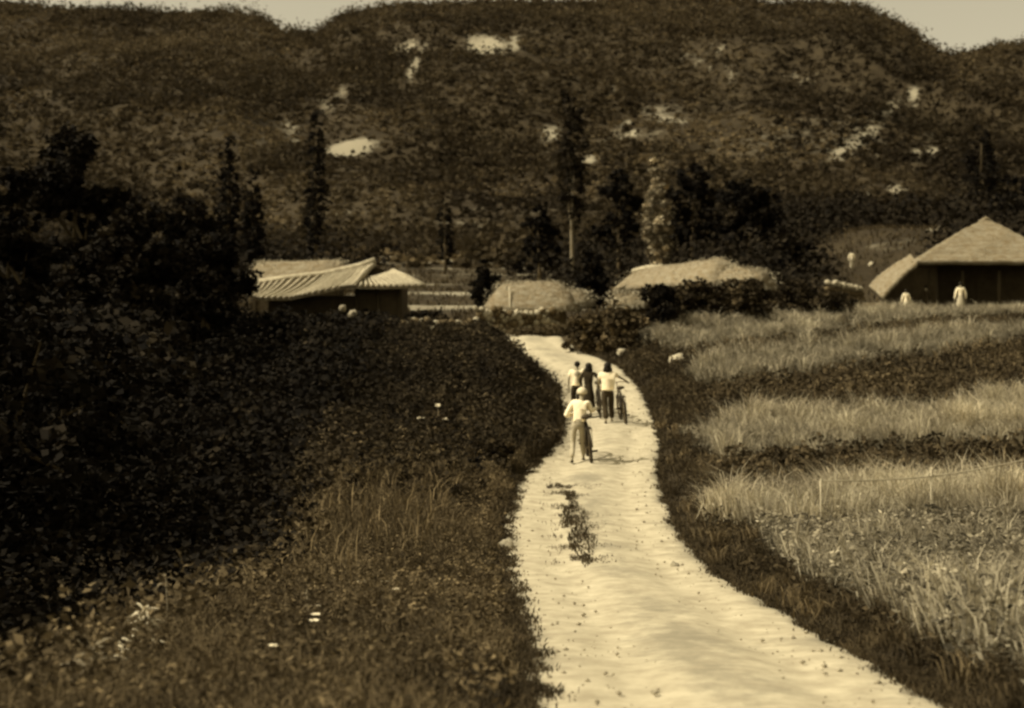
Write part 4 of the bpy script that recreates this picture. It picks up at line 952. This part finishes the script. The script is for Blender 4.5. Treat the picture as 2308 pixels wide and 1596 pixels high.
    # top
    V = [spi-Vector((0, 0, .07*h)), spi, che, nek-Vector((0, 0, .012*h))]; R_ = [(.073*h*topw, .06*h*topw), (.068*h*topw, .056*h*topw), (.08*h*topw, .058*h), .03*h]; E = [(0, 1), (1, 2), (2, 3)]
    for k in (0, 1):
        i = len(V); el, wr = Vector(arms[k][0]), Vector(arms[k][1]); V += [sh[k]]; R_ += [.04*h]; E += [(2, i)]
        if sleeve == 'short': V += [sh[k]+(el-sh[k])*.75]; R_ += [.036*h]; E += [(i, i+1)]
        else: V += [el, el+(wr-el)*.85]; R_ += [.036*h, .026*h]; E += [(i, i+1), (i+1, i+2)]
    skin_obj('shirt' if not skirt else 'blouse', V, E, R_, M[top], e, root=1)
    # bottom
    if skirt:
        V, F = [], []; n = 20
        for j, (z, r) in enumerate(((.61, .062), (.55, .085), (.42, .105), (.25, .125), (.14, .135), (.145, .12))):
            for i in range(n):
                a = 2*math.pi*i/n; rr = r*(1+.06*math.sin(a*6+j)*(j > 1)); V.append((rr*h*math.cos(a)+lx*max(0, z-.5)*h*2, rr*h*.85*math.sin(a), z*h))
        for j in range(5):
            for i in range(n): F.append((j*n+i, j*n+(i+1) % n, (j+1)*n+(i+1) % n, (j+1)*n+i))
        mesh_from('skirt', V, F, M[bottom], True, e)
    else:
        V = [pel+Vector((0, 0, .05*h)), pel]; R_ = [(.070*h, .056*h), (.088*h, .070*h)]; E = [(0, 1)]
        for k in (0, 1):
            i = len(V); kn, an = Vector(legs[k][0]), Vector(legs[k][1]); hp = Z((-.05, .05)[k], 0, .48)
            V += [hp, kn, an+Vector((0, 0, .03*h))]; R_ += [.058*h*tw, .052*h*tw, .046*h*tw]; E += [(1, i), (i, i+1), (i+1, i+2)]
        skin_obj('trousers', V, E, R_, M[bottom], e, root=1)
    for k in (0, 1):
        an = Vector(legs[k][1]); V, F = ball(an+Vector((0, .035*h, -.028*h)), .05*h, 10, 6, (.5, 1.35, .42)); mesh_from('shoe', V, F, M[shoe], True, e)
    c = hm
    if cap:
        V, F = ball(c+Vector((0, -.002*h, .014*h)), .072*h, 14, 8, (1, 1.08, .95)); V = [(x, y, max(z, c.z-.012*h)) for x, y, z in V]
        vv, ff = ball(c+Vector((0, .06*h, .0)), .042*h, 10, 4, (1, .8, .12)); V, F = join((V, F), (vv, ff)); mesh_from('cap', V, F, M['capc'], True, e)
    if hair == 'short':
        V, F = ball(c+Vector((0, -.006*h, .012*h)), .056*h, 12, 8, (.98, 1.08, 1.0)); V = [(x, min(y, c.y+.03*h+max(0, z-c.z)*.6), z) for x, y, z in V]; mesh_from('hair', V, F, M['hair'], True, e)
    elif hair == 'long':
        v1 = ball(c+Vector((0, -.006*h, .010*h)), .061*h, 14, 8, (1.02, 1.08, 1.02)); v1 = ([(x, min(y, c.y+.03*h+max(0, z-c.z)*.6), z) for x, y, z in v1[0]], v1[1])
        v2 = ball(c+Vector((0, -.032*h, -.055*h)), .06*h, 14, 8, (1.25, .6, 1.35)); V, F = join(v1, v2); mesh_from('hair', V, F, M['hair'], True, e)
    return e
M['capc'] = mat('white_cap', .55, .65, scale=14)
def gp(px, d): x = (px-PX0)/FP*d; return (x, d, float(RZ(d))+.04)
def hgt(p, d, ytop): return (-(ytop-HOR)/FP*d - p[2])
p = gp(1303, 28.4); h = hgt(p, 28.4, 875)
person('boy in a white cap and white shirt pushing the nearest bicycle, seen from behind', p, h, rz=0,
       arms=(((-.25*1, .05, .93), (-.03, .38, .95)), ((.27, .12, 1.02), (.40, .42, 1.06))),
       legs=(((-.10, .06, .39), (-.13, -.16, .07)), ((.08, .12, .40), (.12, .20, .07))), lean=(.07, .14), top='white', bottom='khaki', hair='none', cap=True, sleeve='long', topw=1.3, tw=.74, wide=1.08, group='cyclists walking')
p = gp(1370, 35.6); h = hgt(p, 35.6, 816)
person('woman with long dark hair in a white blouse and dark trousers pushing a bicycle', p, h,
       arms=(((-.24, .06, 1.08), (-.20, .22, .92)), ((.30, .12, 1.17), (.46, .40, 1.08))),
       legs=(((-.07, -.02, .45), (-.06, -.16, .08)), ((.09, .12, .46), (.12, .22, .07))), lean=(.0, .05), top='white', bottom='greycloth', hair='long', topw=1.5, wide=1.15, group='cyclists walking')
p = gp(1326, 36.8); h = hgt(p, 36.8, 817)
person('woman all in black with dark hair, standing behind the boy with the cap', p, h,
       arms=(((-.22, .02, .98), (-.16, .14, .8)), ((.24, .12, 1.06), (.30, .36, 1.0))), lean=(.01, .03), top='dark', bottom='dark', skirt=True, hair='long', sleeve='long', topw=1.15, group='cyclists walking')
p = gp(1299, 37.2); h = hgt(p, 37.2, 813)
person('person in a white shirt and dark trousers laying an arm on the woman in black', p, h,
       arms=(((-.2, .0, .95), (-.2, .08, .72)), ((.20, -.12, 1.22), (.32, -.22, 1.30))), lean=(.02, .02), top='white', bottom='dark', hair='short', sleeve='short', topw=1.45, wide=1.1, group='cyclists walking')
VG = 'villagers in white by the farmhouse'
def villager(label, px, ytop, d, h, **k):
    g0 = on(px, d)
    if d > 85: g0 = hit(px, 608, 84, 200); d = g0.y
    zt = (HOR-ytop)/FP*d; person(label, (g0.x, d, g0.z), max(1.0, min(1.75, zt-g0.z)) if h is None else h, group=VG, **k)
g1 = on(1920, 96)
villager('tiny villager in white standing upright on the grassy slope above the stones', 1920, 564, 88, None, top='white', bottom='khaki', hair='short', sleeve='long')
villager('villager in white, leftmost of those before the dark farmhouse front', 2042, 651, 71.5, None, top='white', bottom='white', skirt=True, sleeve='long')
villager('villager in dull clothes sitting dim in the shade of the farmhouse', 2087, 642, 75.5, None, top='greycloth', bottom='greycloth', skirt=True, sleeve='long')
villager('villager in a long white dress, rightmost by the farmhouse', 2165, 632, 72.5, None, top='white', bottom='khaki', skirt=True, sleeve='long')
